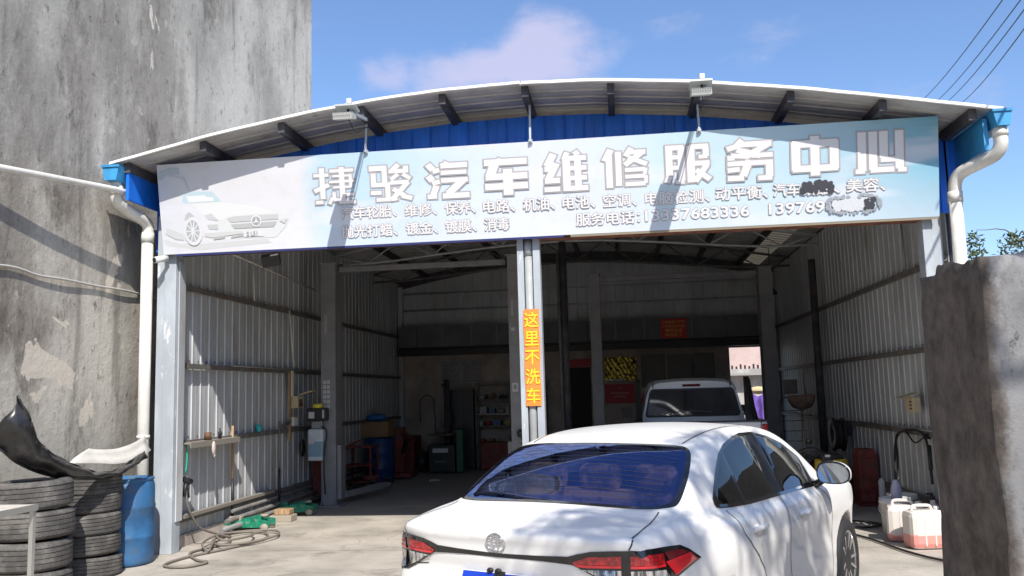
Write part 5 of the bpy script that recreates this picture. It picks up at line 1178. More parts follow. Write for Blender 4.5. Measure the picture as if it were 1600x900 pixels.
# conduit and switch box
cd = thing('electrical_conduit', 'thin pale conduit running down and along the left wall to switches', 'conduit', (-5.2, 13.4, 1.7))
MB().tube([(-5.20, 10.4, 3.72), (-5.20, 14.5, 3.56)], .014, 6).build('conduit', pvc, cd)
MB().tube([(-5.205, 11.9, 3.66), (-5.205, 11.95, 3.12)], .011, 6).build('conduit', pvc, cd)
MB().tube([(-5.19, 13.25, 3.1), (-5.19, 13.45, 2.22)], .013, 6).build('conduit', pvc, cd)
MB().tube([(-5.18, 11.2, 2.17), (-5.18, 13.5, 2.17), (-5.18, 15.2, 2.16)], .012, 6).build('conduit', MATS['dull_metal'], cd)
MB().box(-5.22, -5.19, 13.28, 13.34, 1.05, 2.15).build('cable_board', wood, cd)
MB().box(-5.22, -5.17, 13.34, 13.40, 1.75, 2.15).build('cable_board', pvc, cd)
sb = thing('switch_box', 'cream fuse box with open lid on the left wall beside the lift', 'switch box', (-5.15, 13.6, 1.65))
MB().box(-5.22, -5.10, 13.38, 13.62, 1.56, 1.75, .01).build('box', mat('cream_plastic', (.56, .47, .30), .5), sb)
MB().obox((-5.02, 13.60, 1.80), (.09, .04, .03), (.0, .09, 0), (0, 0, .006)).build('lid', MATS['cream_plastic'], sb)
MB().box(-5.098, -5.094, 13.44, 13.58, 1.58, 1.70).build('breakers', rust, sb)
MB().box(-5.22, -5.16, 13.38, 13.56, 1.28, 1.42, .01).build('socket', MATS['pale_plastic'], sb); MB().box(-5.22, -5.15, 13.40, 13.64, 1.20, 1.50).build('back_board', rust, sb) if False else None
# fire-red cylinder behind the lift post and dark coats
rc = thing('red_machine', 'dark red narrow machine cabinet behind the first lift post', 'machine', (-5.02, 14.5, 0))
MB().box(-5.18, -4.95, 14.25, 14.6, .05, .85, .03).build('cabinet', red_p, rc); MB().tube(sweep([(-5.06, 14.3, .85), (-5.04, 14.25, 1.05), (-5.10, 14.3, 1.25)], 4), .03, 8).build('hose', black_p, rc)
MB().sphere((-5.14, 13.7, .92), .09, 12, 8, (.5, 1, 1.6)).build('hose_coil', black_p, rc)
# red trolley
tr_ = thing('parts_trolley', 'red open-frame trolley with two shelves behind the left lift post', 'trolley', (-4.95, 16.3, 0))
for x in (-5.22, -4.72):
    for y in (16.1, 16.6): MB().beam((x, y, .08), (x, y, .80), .035, .035).build('upright', red_p, tr_)
for z in (.12, .42, .76): MB().box(-5.24, -4.70, 16.08, 16.62, z, z+.025).build('shelf', red_p, tr_)
MB().beam((-5.2, 16.09, .78), (-4.9, 16.05, .90), .04, .03).build('handle', red_p, tr_); MB().lathe([(.12, .15), (.16, .18), (.16, .24), (.0, .24)], (-4.75, 16.2, 0), 16).build('bowl', red_p, tr_)
# two blue drums, carton, blue bag
for i, (x, y, lab) in enumerate(((-4.86, 17.2, 'dark blue oil drum on the floor, right of the red trolley'), (-5.02, 17.85, 'dark blue oil drum behind, with a cardboard carton on top'))):
    d_ = thing('oil_drum', lab, 'drum', (x, y, 0), 0, 'blue oil drums')
    MB().lathe([(.26, 0), (.28, .02), (.28, .28), (.29, .30), (.28, .32), (.28, .58), (.29, .60), (.28, .62), (.28, .87), (.27, .88), (.265, .87), (0, .86)], (x, y, 0), 24).build('drum_shell', mat('deep_blue_paint', (.008, .05, .18), .4, var=.3, scale=5), d_)
    MB().lathe([(.03, .861), (.03, .885), (0, .885)], (x+.12, y-.1, 0), 10).build('bung', black_p, d_)
ct = thing('carton', 'brown cardboard carton stacked on the rear blue drum', 'carton', (-5.0, 17.6, .9))
MB().box(-5.30, -4.72, 17.35, 17.85, .89, 1.20).build('box', mat('cardboard', (.30, .18, .10), .9, var=.15, scale=3), ct)
for sx in (-1, 1): MB().obox((-5.01+sx*.27, 17.55, 1.22), (.07, 0, .03), (0, .2, 0), (0, 0, .003)).build('flap', MATS['cardboard'], ct)
small('blue_bag', 'blue plastic bag lying on top of the cardboard carton', 'bag', MB().sphere((-5.0, 17.5, 1.28), .2, 14, 10, (1.1, .7, .4)), mat('bag_blue', (.02, .13, .38), .4))
rm = thing('engine_crane', 'dark red folded engine crane near the rear left corner', 'crane', (-4.65, 18.2, 0))
MB().box(-5.0, -4.4, 17.9, 18.5, .03, .12, .01).build('base', red_p, rm); MB().box(-4.8, -4.6, 18.1, 18.3, .121, 1.05, .01).build('mast', red_p, rm); MB().beam((-4.7, 18.2, 1.0), (-4.35, 17.9, .75), .09, .09).build('boom', red_p, rm); MB().beam((-4.7, 18.2, .35), (-4.5, 18.0, .8), .06, .06).build('ram', black_p, rm)
for x in (-4.95, -4.45):
    for y in (17.95, 18.45): MB().lathe([(0, -.02), (.03, -.02), (.03, .02), (0, .02)], (x, y, .03), 10, 'x').build('castor', black_p, rm)
for o_ in rm.children: o_.location = (0, 0, 0)
rm2 = thing('tool_chest', 'red low tool chest against the left wall at the back', 'tool chest', (-4.95, 19.4, 0))
MB().box(-5.2, -4.65, 19.2, 20.0, .05, .80, .02).build('chest', red_p, rm2)
for k in range(4): MB().box(-5.15, -4.70, 19.185, 19.198, .12+k*.165, .26+k*.165).build('drawer', red_p, rm2); MB().box(-5.0, -4.85, 19.17, 19.184, .20+k*.165, .215+k*.165).build('handle', MATS['dull_metal'], rm2)
small('metal_clamp', 'small bright metal clamp lying on the rear left floor', 'clamp', MB().sphere((-3.75, 17.2, .04), .05, 8, 6, (1.4, .8, .6)).beam((-3.85, 17.2, .03), (-3.65, 17.28, .03), .03, .03), MATS['bare_aluminium'])

# tyre changer
tcg = thing('tyre_changer', 'black and green tyre changing machine with tall post, rear left', 'machine', (-3.95, 19.3, 0))
MB().box(-4.28, -3.68, 19.0, 19.55, .02, .62, .03).build('cabinet', mat('dark_machine_paint', (.018, .025, .022), .4), tcg)
MB().lathe([(.05, .62), (.06, .80), (.32, .82), (.32, .85), (0, .85)], (-4.0, 19.2, 0), 24).build('turntable', girt_m, tcg)
MB().box(-4.02, -3.90, 19.55, 19.67, .03, 2.05, .01).build('post', black_p, tcg); MB().box(-4.06, -3.86, 19.50, 19.70, 1.0, 1.32, .01).build('post_sleeve', black_p, tcg)
MB().beam((-3.96, 19.58, 1.95), (-3.96, 19.15, 1.9), .06, .07).build('swing_arm', black_p, tcg); MB().tube([(-3.96, 19.15, 1.9), (-3.96, 19.15, 1.05)], .025, 8).build('head_rod', MATS['dull_metal'], tcg)
MB().box(-3.66, -3.50, 19.0, 19.5, .02, .95, .02).build('side_panel', mat('machine_green', (.01, .10, .05), .4), tcg)
MB().obox((-4.0, 18.985, .50), (.17, 0, 0), (0, .006, 0), (0, 0, .045)).build('name_plate', mat('name_white', (.6, .62, .62), .4), tcg)
MB().obox((-4.0, 18.985, .26), (.14, 0, 0), (0, .005, 0), (0, 0, .012)).build('name_strip', girt_m, tcg)
MB().tube(sweep([(-4.55, 19.5, 1.1), (-4.55, 19.5, 1.55), (-4.42, 19.5, 1.70), (-4.25, 19.5, 1.62), (-4.22, 19.5, 1.3), (-4.2, 19.5, .8)], 5), .012, 6).build('air_line', black_p, tcg)
lm = thing('waste_bin', 'small dark bin left of the tyre changer', 'bin', (-4.55, 19.6, 0)); MB().lathe([(.16, 0), (.2, .42), (.185, .42), (.15, .03), (0, .03)], (-4.55, 19.6, 0), 18).build('bin', black_p, lm); MB().lathe([(.205, .42), (.21, .45), (0, .47)], (-4.55, 19.6, 0), 18).build('lid', black_p, lm)
# rear wall fittings
nbm = mat('notice_print', (.34, .36, .38), .6, var=.25, scale=30, stretch=(.3, 1, 5), lo=.5, hi=.56)
for (x0, x1, lab) in ((-4.26, -3.81, 'pale printed notice board on the rear wall, left of the pair'), (-3.77, -3.32, 'pale printed notice board on the rear wall, right of the pair')):
    nbd = thing('notice_board', lab, 'notice', ((x0+x1)/2, 20.47, 1.95), 0, 'notice boards on the rear wall')
    MB().box(x0, x1, 20.47, 20.495, 1.94, 2.50).build('board', nbm, nbd)
    for k in range(10): MB().box(x0+.05, x1-.05-.1*((k*7) % 3), 20.466, 20.469, 2.40-k*.043, 2.412-k*.043).build('text_line', mat('notice_ink', (.12, .14, .2), .6) if k % 3 else mat('notice_red', (.34, .05, .04), .6), nbd)
def nt_board(x0, x1, z0, z1, lab):
    q = thing('notice_board', lab, 'notice', ((x0+x1)/2, 20.47, z0), 0, 'faint notice boards right of the gold banner')
    MB().box(x0, x1, 20.47, 20.495, z0, z1).build('board', mat('dim_notice', (.20, .19, .18), .7, var=.2, scale=20, stretch=(.3, 1, 4)), q)
    for xx in (x0, x1): MB().box(xx-.012, xx+.012, 20.46, 20.469, z0, z1).build('frame', MATS['dull_metal'] if False else girt_m, q)
nt_board(.46, .98, 1.75, 2.5, 'dim framed notice just right of the gold banner'); nt_board(1.06, 1.62, 1.72, 2.48, 'dim framed notice second from the gold banner'); nt_board(1.68, 2.1, 1.75, 2.5, 'dim framed notice third from the gold banner')
cab = thing('dark_cabinet', 'tall dark two-door cabinet on the rear wall below the notices', 'cabinet', (-3.65, 20.2, 0))
MB().box(-4.0, -3.42, 20.0, 20.45, .02, 1.82).build('carcass', mat('cabinet_dark', (.03, .032, .036), .4), cab)
for x0, x1 in ((-3.995, -3.715), (-3.705, -3.425)): MB().box(x0, x1, 19.975, 19.998, .05, 1.80).build('door', MATS['cabinet_dark'], cab)
MB().box(-3.715, -3.705, 19.985, 19.999, .05, 1.80).build('door_edge', girt_m, cab)
sf_ = thing('storage_shelf', 'metal storage shelves full of parts on the rear wall, left bay', 'shelf', (-2.75, 20.2, 0))
for z in (.52, .95, 1.22, 1.55, 1.88): MB().box(-3.36, -1.75, 19.95, 20.42, z, z+.03).build('shelf_board', girt_m if z != 1.22 else MATS['dull_metal'], sf_)
for x in (-3.35, -2.55, -1.76):
    for y in (19.96, 20.41): MB().box(x-.018, x+.018, y-.018, y+.018, 0, 1.95).build('upright', girt_m, sf_)
rr = random.Random(9); cols = [mat('part_pale', (.34, .34, .33), .5), mat('part_red', (.30, .05, .04), .5), mat('part_brown', (.22, .14, .08), .7), mat('part_dark', (.05, .05, .055), .5), mat('part_blue', (.06, .14, .28), .5), mat('part_yellow', (.36, .28, .08), .5)]
kinds = ['pale', 'red', 'brown', 'dark', 'blue', 'yellow']
seen_labs = set()
for zi, z in enumerate((.55, .98, 1.25, 1.58)):
    x = -3.28; prev = ''
    while x < -1.85:
        w_ = rr.uniform(.07, .2); h_ = rr.uniform(.08, .22); ci = rr.randrange(6); sh_ = rr.random()
        mb = MB()
        if sh_ < .45: mb.lathe([(w_/2, z+.001), (w_/2, z+h_*.8), (w_/4, z+h_*.9), (w_/4, z+h_), (0, z+h_)], (x+w_/2, 20.1+rr.uniform(-.05, .05), 0), 12); nm, ca = 'bottle', 'bottle'
        else: mb.box(x, x+w_, 20.02, 20.25, z+.001, z+h_*.8, .004); nm, ca = 'parts_box', 'box'
        if prev: lab_ = 'small %s %s right of the %s on the %s rear shelf' % (kinds[ci], 'bottle' if nm == 'bottle' else 'box', prev, ('lowest', 'second', 'third', 'top')[zi])
        else: lab_ = 'small %s %s at the left end of the %s rear shelf' % (kinds[ci], 'bottle' if nm == 'bottle' else 'box', ('lowest', 'second', 'third', 'top')[zi])
        while lab_ in seen_labs: ci = (ci+1) % 6; lab_ = 'small %s %s right of the %s on the %s rear shelf' % (kinds[ci], 'bottle' if nm == 'bottle' else 'box', prev, ('lowest', 'second', 'third', 'top')[zi])
        seen_labs.add(lab_); prev = '%s %s' % (kinds[ci], 'bottle' if nm == 'bottle' else 'box')
        o = mb.build(nm, cols[ci]); tag(o, lab_, ca, 'small parts on the rear shelf')
        x += w_+rr.uniform(.02, .10)
rb = thing('red_cabinet', 'dull red low cabinet under the rear storage shelves', 'cabinet', (-2.6, 19.7, 0)); MB().box(-3.2, -2.1, 19.55, 19.92, .03, .62, .015).build('cabinet', red_p, rb)
for x in (-3.18, -2.64): MB().box(x, x+.52, 19.535, 19.548, .06, .60).build('door', red_p, rb)
gb = thing('gold_banner', 'crumpled black and gold foil banner on the rear wall, right bay', 'banner', (-.02, 20.44, 1.92))
mb = MB(); vs = [(-.39+.73*i/24, 20.455-.03*random.random()-.02*math.sin(i*.9+j*.6), 1.92+.55*j/16-.02*math.sin(i*.4)) for i in range(25) for j in range(17)]
mb.add(vs, [(i*17+j, (i+1)*17+j, (i+1)*17+j+1, i*17+j+1) for i in range(24) for j in range(16)], True)
mb.build('foil', mat('gold_foil', (.55, .42, .08), .25, .7, col2=(.03, .025, .012), scale=11, lo=.40, hi=.50), gb)
MB().box(-.34, .02, 20.40, 20.415, 1.925, 1.955).build('bright_tape', mat('tape_white', (.75, .75, .7), .4), gb)
rp = thing('red_poster', 'red printed poster below the gold banner on the rear wall', 'poster', (-.06, 20.46, 1.4)); MB().box(-.40, .28, 20.46, 20.48, 1.40, 1.84).build('sheet', mat('poster_red', (.42, .015, .02), .5), rp)
for z, w_ in ((1.74, .08), (1.62, .42), (1.54, .26)): MB().box(-.06-w_/2, -.06+w_/2, 20.455, 20.459, z, z+.022).build('text_line', mat('poster_text', (.55, .28, .24), .5), rp)
rs = thing('red_sign', 'small dark red sign above the rear doorway', 'sign', (-.98, 20.4, 2.28)); MB().box(-1.33, -.70, 20.42, 20.46, 2.26, 2.44).build('board', MATS['poster_red'], rs)
rp2 = thing('red_poster', 'red notice with gold Chinese text pasted on the high rear band', 'poster', (1.2, 20.1, 2.84)); MB().box(.92, 1.50, 20.095, 20.104, 2.84, 3.28).build('sheet', mat('poster_bright_red', (.60, .03, .02), .5), rp2)
for k, s_ in enumerate(('汽车检测二手车', '二手车评估收购', '请到这里', '电话服务')):
    me = text_mesh(s_, .085 if k < 2 else .10, .002); xs = [a.co.x for a in me.vertices]; w_ = max(xs)-min(xs); k_ = min(1, .5/w_)
    MB().add([(1.21+(a.co.x-min(xs)-w_/2)*k_, 20.091, 3.18-k*.098+a.co.y*.8) for a in me.vertices], [tuple(p.vertices) for p in me.polygons]).build('lettering', mat('gold_text', (.72, .42, .08), .5), rp2, fix=False)
# ---------------------------------------------------------------- pickup truck in the right bay
silver = mat('silver_truck_paint', (.78, .80, .83), .3, .1, coat=.8); dark_glass = mat('dark_truck_glass', (.012, .016, .02), .03, coat=1., spec=.8)
def build_pickup():
    t = thing('pickup_truck', 'silver double-cab pickup seen from behind inside the right bay', 'pickup truck', (1.08, 12.6, 0))
    X0 = 1.08
    def sec(y, k, zt):      # cab section at y, k = taper, zt = roof height
        pts = [(-.86, .62), (-.875, .90), (-.855, 1.13), (-.80, 1.20), (-.70*k, zt-.16), (-.64*k, zt-.06), (-.52*k, zt-.012), (-.25, zt+.008)]
        return [(X0+x, y, z) for x, z in pts]+[(X0-x, y, z) for x, z in pts[::-1]]
    secs = [sec(14.12, .99, 1.80), sec(14.22, 1.0, 1.84), sec(14.8, 1.02, 1.86), sec(15.5, 1.0, 1.83), sec(15.75, .97, 1.74), sec(16.35, .9, 1.25), sec(16.4, .9, 1.24)]
    vs = [v for s in secs for v in s]; n = 16
    mb = MB().add(vs, [(i*n+k, i*n+k+1, (i+1)*n+k+1, (i+1)*n+k) for i in range(6) for k in range(n-1)], True)
    mb.add(secs[0], [tuple(range(n))]); mb.build('cab', silver, t)
    # rear window with rounded corners
    def rr_(x0, x1, z0, z1, sl, r, y, top_in):
        pts = []
        for cx, cz, a0 in ((x1-r, z1-r, 0), (x0+r, z1-r, 90), (x0+r, z0+r, 180), (x1-r, z0+r, 270)):
            for k in range(6):
                a = math.radians(a0+18*k); x, z = cx+r*math.cos(a), cz+r*math.sin(a); x = X0+(x-X0)*(1-top_in*(z-z0)/(z1-z0)); pts.append((x, y, z))
        return pts
    p = rr_(X0-.745, X0+.745, 1.255, 1.70, 0, .06, 14.108, .13); MB().add(p, [tuple(range(len(p)))]).build('window_rubber', black_p, t)
    p = rr_(X0-.715, X0+.715, 1.28, 1.675, 0, .05, 14.102, .13); MB().add(p, [tuple(range(len(p)))]).build('rear_window', dark_glass, t)
    MB().box(X0-.14, X0+.14, 14.10, 14.125, 1.725, 1.765, .01).build('high_brake_light', red_dark, t)
    for s_ in (-1, 1): MB().obox((X0+s_*.60, 14.11, 1.76), (.008, 0, 0), (0, .01, 0), (0, 0, .045)).build('roof_gutter', black_p, t)
    MB().tube(sweep([(X0-.55, 14.098, 1.30), (X0-.1, 14.095, 1.345), (X0+.30, 14.097, 1.32)], 6), .005, 5).build('window_reflection_bar', MATS['dull_metal'], t)
    # load bed
    bd = MB(); bd.box(X0-.90, X0-.82, 12.62, 14.05, .60, 1.21, .02); bd.build('bed_side', silver, t); MB().box(X0+.82, X0+.90, 12.62, 14.05, .60, 1.21, .02).build('bed_side', silver, t)
    MB().box(X0-.815, X0+.815, 12.60, 12.66, .58, 1.215, .02).build('tailgate', silver, t)
    MB().box(X0-.81, X0+.81, 12.67, 14.04, .58, .62).build('bed_floor', black_p, t); MB().box(X0-.82, X0+.82, 12.59, 12.665, 1.217, 1.235).build('tailgate_cap', black_p, t)
    for s_ in (-1, 1): MB().box(X0+s_*.905, X0+s_*.81, 12.62, 14.05, 1.213, 1.232).build('bed_rail', black_p, t)
    MB().box(X0-.92, X0+.92, 12.48, 12.58, .42, .60, .02).build('rear_bumper', black_p, t)
    for s_ in (-1, 1):
        tl = MB().box(X0+s_*.90, X0+s_*.822, 12.585, 12.70, .80, 1.18, .012).build('tail_light', red_lens, t); MB().box(X0+s_*.895, X0+s_*.83, 12.578, 12.584, .94, 1.0).build('clear_lens', clear_lens, tl)
    MB().box(X0-.12, X0+.12, 12.585, 12.599, .98, 1.03, .005).build('tailgate_handle', black_p, t)
    # black sports bar behind the cab
    for s_ in (-1, 1):
        MB().prism([(14.08, 1.145), (13.15, 1.145), (13.55, 1.40), (13.90, 1.80), (14.08, 1.86)], 'x', X0+s_*.80, X0+s_*.88).build('sports_bar', black_p, t)
    # bonnet, sills, wheels
    MB().box(X0-.87, X0+.87, 16.36, 17.35, .60, 1.22, .10).build('bonnet', silver, t); MB().box(X0-.84, X0+.84, 13.9, 17.2, .40, .62).build('chassis', black_p, t)
    for s_ in (-1, 1):
        mz = MB().obox((X0+s_*1.02, 15.75, 1.30), (.10, 0, 0), (0, .05, 0), (0, 0, .09)); mz.build('door_mirror', black_p, t)
        pts = [(15.62, 1.66), (14.50, 1.70), (14.42, 1.28), (16.05, 1.28)]
        MB().add([(X0+s_*(.70+.13*(1.70-z)/.42), y, z) for y, z in pts], [(0, 1, 2, 3)]).build('side_window', dark_glass, t)
        for y in (13.3, 16.75):
            w = bpy.data.objects.new('wheel', None); C.objects.link(w); w.parent = t; w.location = (s_*.80, y-12.6, .37)
            MB().lathe([(.24, -.11), (.34, -.11), (.37, -.08), (.37, .08), (.34, .11), (.24, .11)], (0, 0, 0), 28, 'x', closed=True).build('tyre', rubber, w, world=False)
            MB().lathe([(.0, .07), (.08, .08), (.22, .05), (.24, .09), (.24, -.09), (0, -.09)], (0, 0, 0), 20, 'x').build('rim', alloy, w, world=False)
    return t
build_pickup()

# ---------------------------------------------------------------- right side things
vac = thing('vacuum_cleaner', 'yellow and black wet vacuum standing behind the car door mirror', 'vacuum cleaner', (2.70, 12.2, 0))
MB().lathe([(.17, .08), (.20, .12), (.205, .50), (.0, .50)], (2.70, 12.2, 0), 24).build('tank', black_p, vac)
MB().lathe([(.208, .501), (.212, .53), (.205, .70), (.19, .72), (0, .72)], (2.70, 12.2, 0), 24).build('motor_head', mat('vac_yellow', (.58, .40, .02), .4), vac)
MB().box(2.54, 2.68, 11.97, 12.05, .62, .80, .02).build('switch_panel', black_p, vac); MB().lathe([(.17, .721), (.16, .77), (.08, .80), (0, .80)], (2.70, 12.2, 0), 20).build('lid_cap', black_p, vac); MB().box(2.58, 2.64, 11.96, 11.969, .76, .79).build('badge', MATS['pale_plastic'], vac)
MB().tube(sweep([(2.60, 12.0, .78), (2.45, 11.95, .86), (2.30, 12.0, .84), (2.15, 12.1, .70), (2.1, 12.2, .4), (2.2, 12.3, .1)], 6), .028, 8).build('hose', black_p, vac)
for k in range(4): a = PI/4+k*PI/2; MB().lathe([(0, -.02), (.04, -.02), (.04, .02), (0, .02)], (2.62+.17*math.cos(a), 12.2+.17*math.sin(a), .041), 10, 'x').build('castor', black_p, vac)
rcb = thing('gearbox_jack', 'faded dark red steel cabinet standing against the right wall', 'cabinet', (3.36, 13.1, 0)); rcb.name = 'steel_cabinet'
MB().prism([(3.24, .06), (3.50, .06), (3.50, .68), (3.46, .78), (3.28, .78), (3.24, .70)], 'y', 12.95, 13.3).build('cabinet_body', red_p, rcb)
MB().box(3.28, 3.46, 12.93, 12.948, .24, .66, .005).build('door', red_p, rcb); MB().box(3.22, 3.52, 12.90, 13.32, 0, .058).build('plinth', red_p, rcb); MB().box(3.23, 3.42, 12.86, 12.93, .06, .18, .01).build('foot_pedal', red_p, rcb)
small('fire_extinguisher', 'small white cylinder with red top beside the red cabinet', 'cylinder', MB().lathe([(.045, .0), (.045, .38), (.02, .42), (.0, .42)], (3.42, 12.55, 0), 14), MATS['pale_plastic'])
# buckets
def bucket(x, y, lab, r=.165, h=.40):
    t = thing('bucket', lab, 'bucket', (x, y, 0), 0, 'white buckets')
    MB().lathe([(r*.82, 0), (r*.86, .01), (r*.97, h-.06), (r*1.03, h-.058), (r*1.03, h-.03), (r, h-.028), (r*1.02, h), (r*.97, h), (r*.82, .02), (0, .02)], (x, y, 0), 28).build('pail', mat('white_bucket', (.66, .65, .64), .4, var=.12, scale=5), t)
    MB().tube(sweep([(x-r, y, h-.05), (x-r*1.05, y-.05, h-.16), (x, y-r*1.05, h-.20), (x+r*1.05, y-.05, h-.16), (x+r, y, h-.05)], 5), .006, 5).build('handle', mat('bucket_handle', (.5, .5, .48), .5), t); return t
bucket(3.02, 10.62, 'white plastic bucket holding a grey bottle, nearest the red cabinet'); bucket(3.20, 10.95, 'white plastic bucket behind, close to the right wall')
small('detergent_bottle', 'lavender grey bottle standing upright in the front bucket', 'bottle', MB().lathe([(.06, .28), (.062, .46), (.05, .54), (.03, .58), (.03, .60), (0, .60)], (3.04, 10.60, 0), 16), mat('lavender_plastic', (.42, .42, .55), .35))
pinkm = mat('pink_fluid', (.72, .30, .26), .35)
def jerry(x, y, rz, lab, fluid):
    t = thing('jerrycan', lab, 'jerrycan', (x, y, 0), rz, 'translucent jerrycans')
    MB().box(-.195, .195, -.14, .14, .0, .385, .06).build('can_body', mat('milky_plastic', (.72, .67, .62), .4), t, world=False)
    MB().box(-.197, .197, -.142, .142, .004, fluid, .058).build('fluid', pinkm, t, world=False)
    MB().tube(sweep([(-.13, 0, .375), (-.11, 0, .425), (.0, 0, .43), (.06, 0, .42), (.08, 0, .375)], 4), .017, 8).build('handle', MATS['milky_plastic'], t, world=False)
    MB().lathe([(.032, .375), (.032, .415), (.028, .42), (0, .42)], (.13, 0, 0), 14).build('cap', MATS['pale_plastic'], t, world=False)
    for x_ in (-.06, .04): MB().obox((x_, -.141, .19), (.006, 0, 0), (0, .003, 0), (0, 0, .15)).build('moulded_rib', MATS['milky_plastic'], t, world=False)
    return t
jerry(3.04, 9.70, .12, 'translucent jerrycan with pink fluid, in front by the wall end', .20); jerry(2.98, 10.12, -.25, 'translucent jerrycan tucked behind the pink one', .13)
sp_ = thing('pump_bottle', 'black pump sprayer bottle behind the pink jerrycan', 'sprayer', (3.28, 10.15, 0))
MB().lathe([(.05, 0), (.055, .02), (.055, .34), (.025, .40), (.025, .43), (0, .43)], (3.28, 10.15, 0), 16).build('bottle', MATS['milky_plastic'], sp_); MB().lathe([(.03, .431), (.03, .47), (.012, .475), (.012, .50), (0, .50)], (3.28, 10.15, 0), 12).build('pump_head', black_p, sp_); MB().box(3.22, 3.28, 10.13, 10.17, .48, .50).build('spout', black_p, sp_)
# pressure hose on its wall hook
ph = thing('pressure_hose', 'black pressure washer hose and lance hanging on the right wall', 'hose', (3.44, 11.1, 1.0))
MB().box(3.43, 3.50, 10.7, 10.78, 1.04, 1.10).build('hook', black_p, ph)
MB().tube(sweep([(3.05, 10.62, .58), (3.14, 10.9, .80), (3.30, 11.35, 1.0), (3.42, 11.5, 1.09), (3.44, 11.1, 1.13), (3.44, 10.8, 1.10), (3.42, 10.62, 1.02), (3.40, 10.5, .85)], 6), .014, 7).build('hose', black_p, ph)
MB().tube(sweep([(3.10, 10.7, .58), (3.20, 11.0, .82), (3.34, 11.45, 1.05), (3.43, 11.3, 1.12)], 6), .012, 7).build('hose', black_p, ph)
MB().tube(sweep([(3.44, 11.4, 1.10), (3.44, 11.1, .98), (3.44, 10.75, 1.06)], 6), .010, 7).build('hose', black_p, ph)
MB().tube([(3.42, 10.55, .98), (3.39, 10.46, .72)], .024, 8).build('lance_grip', black_p, ph); MB().tube([(3.39, 10.46, .72), (3.385, 10.43, .56)], .016, 8).build('lance', black_p, ph)
fh = [(2.10, 11.9, .02), (2.40, 11.2, .02), (2.75, 10.95, .02), (3.0, 11.2, .02), (2.7, 11.4, .03), (2.35, 11.0, .04), (2.5, 10.5, .02), (2.62, 10.1, .02), (2.75, 9.4, .02), (2.95, 8.9, .02), (3.4, 8.3, .02), (3.9, 8.0, .02)]
small('water_hose', 'thin black hose looping on the ground from car to jerrycans', 'hose', MB().tube(sweep(fh, 7), .013, 7), black_p)
wb = thing('wall_box', 'small cream open box with dark markings on the right wall', 'box', (3.42, 11.0, 1.4))
MB().box(3.38, 3.47, 10.86, 11.14, 1.34, 1.52, .008).build('box', MATS['cream_plastic'], wb); MB().obox((3.36, 11.0, 1.54), (.10, 0, .03), (0, .15, 0), (0, 0, .004)).build('lid', MATS['cream_plastic'], wb)
for k in range(3): MB().box(3.374, 3.379, 10.90, 10.98, 1.38+k*.04, 1.395+k*.04).build('marking', black_p, wb)
# sink bowl on a stand, wire rack, dark clutter
bs_ = thing('wash_basin', 'rusty round basin on a thin stand near the right rear', 'basin', (2.90, 14.9, 0))
MB().lathe([(.05, 1.30), (.15, 1.34), (.21, 1.44), (.225, 1.54), (.205, 1.54), (.14, 1.38), (0, 1.33)], (2.90, 14.9, 0), 26).build('bowl', mat('dusty_brown_metal', (.22, .15, .11), .6, var=.3, scale=8), bs_)
MB().tube([(2.90, 14.9, .0), (2.90, 14.9, 1.31)], .016, 8).build('stand_pole', mat('bright_tube', (.5, .45, .36), .3, .8), bs_); MB().tube([(3.0, 15.0, 1.5), (3.0, 15.0, 2.0)], .02, 8).build('supply_pipe', MATS['dull_metal'], bs_)
MB().lathe([(.20, 0), (.20, .02), (.02, .05), (0, .05)], (2.90, 14.9, 0), 18).build('foot', black_p, bs_); MB().lathe([(.05, .75), (.05, .82), (0, .82)], (2.97, 14.9, 0), 12).build('oil_cup', MATS['bright_tube'], bs_)
wr_ = thing('wire_rack', 'thin black wire rack with rounded top behind the basin', 'rack', (2.85, 15.6, 0))
MB().tube(sweep([(2.66, 15.5, .05), (2.66, 15.5, 1.30), (2.70, 15.5, 1.46), (2.80, 15.5, 1.50), (3.05, 15.5, 1.50)], 6), .012, 6).build('frame', girt_m, wr_)
for k in range(7): MB().tube([(2.66, 15.5, .25+k*.17), (3.05, 15.5, .25+k*.17)], .007, 5).build('rung', girt_m, wr_)
MB().box(2.75, 2.98, 15.55, 15.58, 1.55, 1.80).build('grey_panel', girt_m, wr_)
dk = thing('hose_reel', 'dark hose reel and cables hanging on the right wall girt', 'hose reel', (3.40, 14.4, 1.0))
MB().lathe([(.10, -.08), (.26, -.08), (.26, -.06), (.12, -.05), (.12, .05), (.26, .06), (.26, .08), (.10, .08)], (3.30, 14.3, .92), 26, 'x', closed=True).build('reel', black_p, dk)
MB().lathe([(.13, -.045), (.22, -.045), (.22, .045), (.13, .045)], (3.30, 14.3, .92), 22, 'x', closed=True).build('coiled_hose', rubber, dk); MB().box(3.38, 3.47, 14.2, 14.4, .9, 1.1).build('bracket', black_p, dk)
small('dark_bag', 'dark cloth bag heaped under the hose reel by the right wall', 'bag', MB().sphere((3.12, 14.4, .30), .3, 14, 10, (1.1, 1, 1.0)).sphere((3.25, 13.9, .22), .22, 12, 8), mat('dark_cloth', (.03, .03, .035), .9, bump=.4, bscale=12))
small('wall_conduit', 'thin dull pipe running along the right wall at girt height', 'pipe', MB().tube([(3.455, 9.95, 1.14), (3.455, 13.5, 1.14)], .012, 6), MATS['dull_metal'])
small('vertical_conduit', 'short pale conduit standing upright high on the right wall front', 'pipe', MB().tube([(3.50, 11.1, 3.1), (3.50, 11.15, 3.75)], .010, 6), MATS['dull_metal'])
small('hanging_lamp', 'black lamp hanging from the roof near the right wall', 'lamp', MB().lathe([(.03, 3.62), (.12, 3.5), (.12, 3.46), (0, 3.46)], (2.95, 17.4, 0), 14).tube([(2.95, 17.4, 3.6), (2.95, 17.4, 4.42)], .008, 5), black_p)

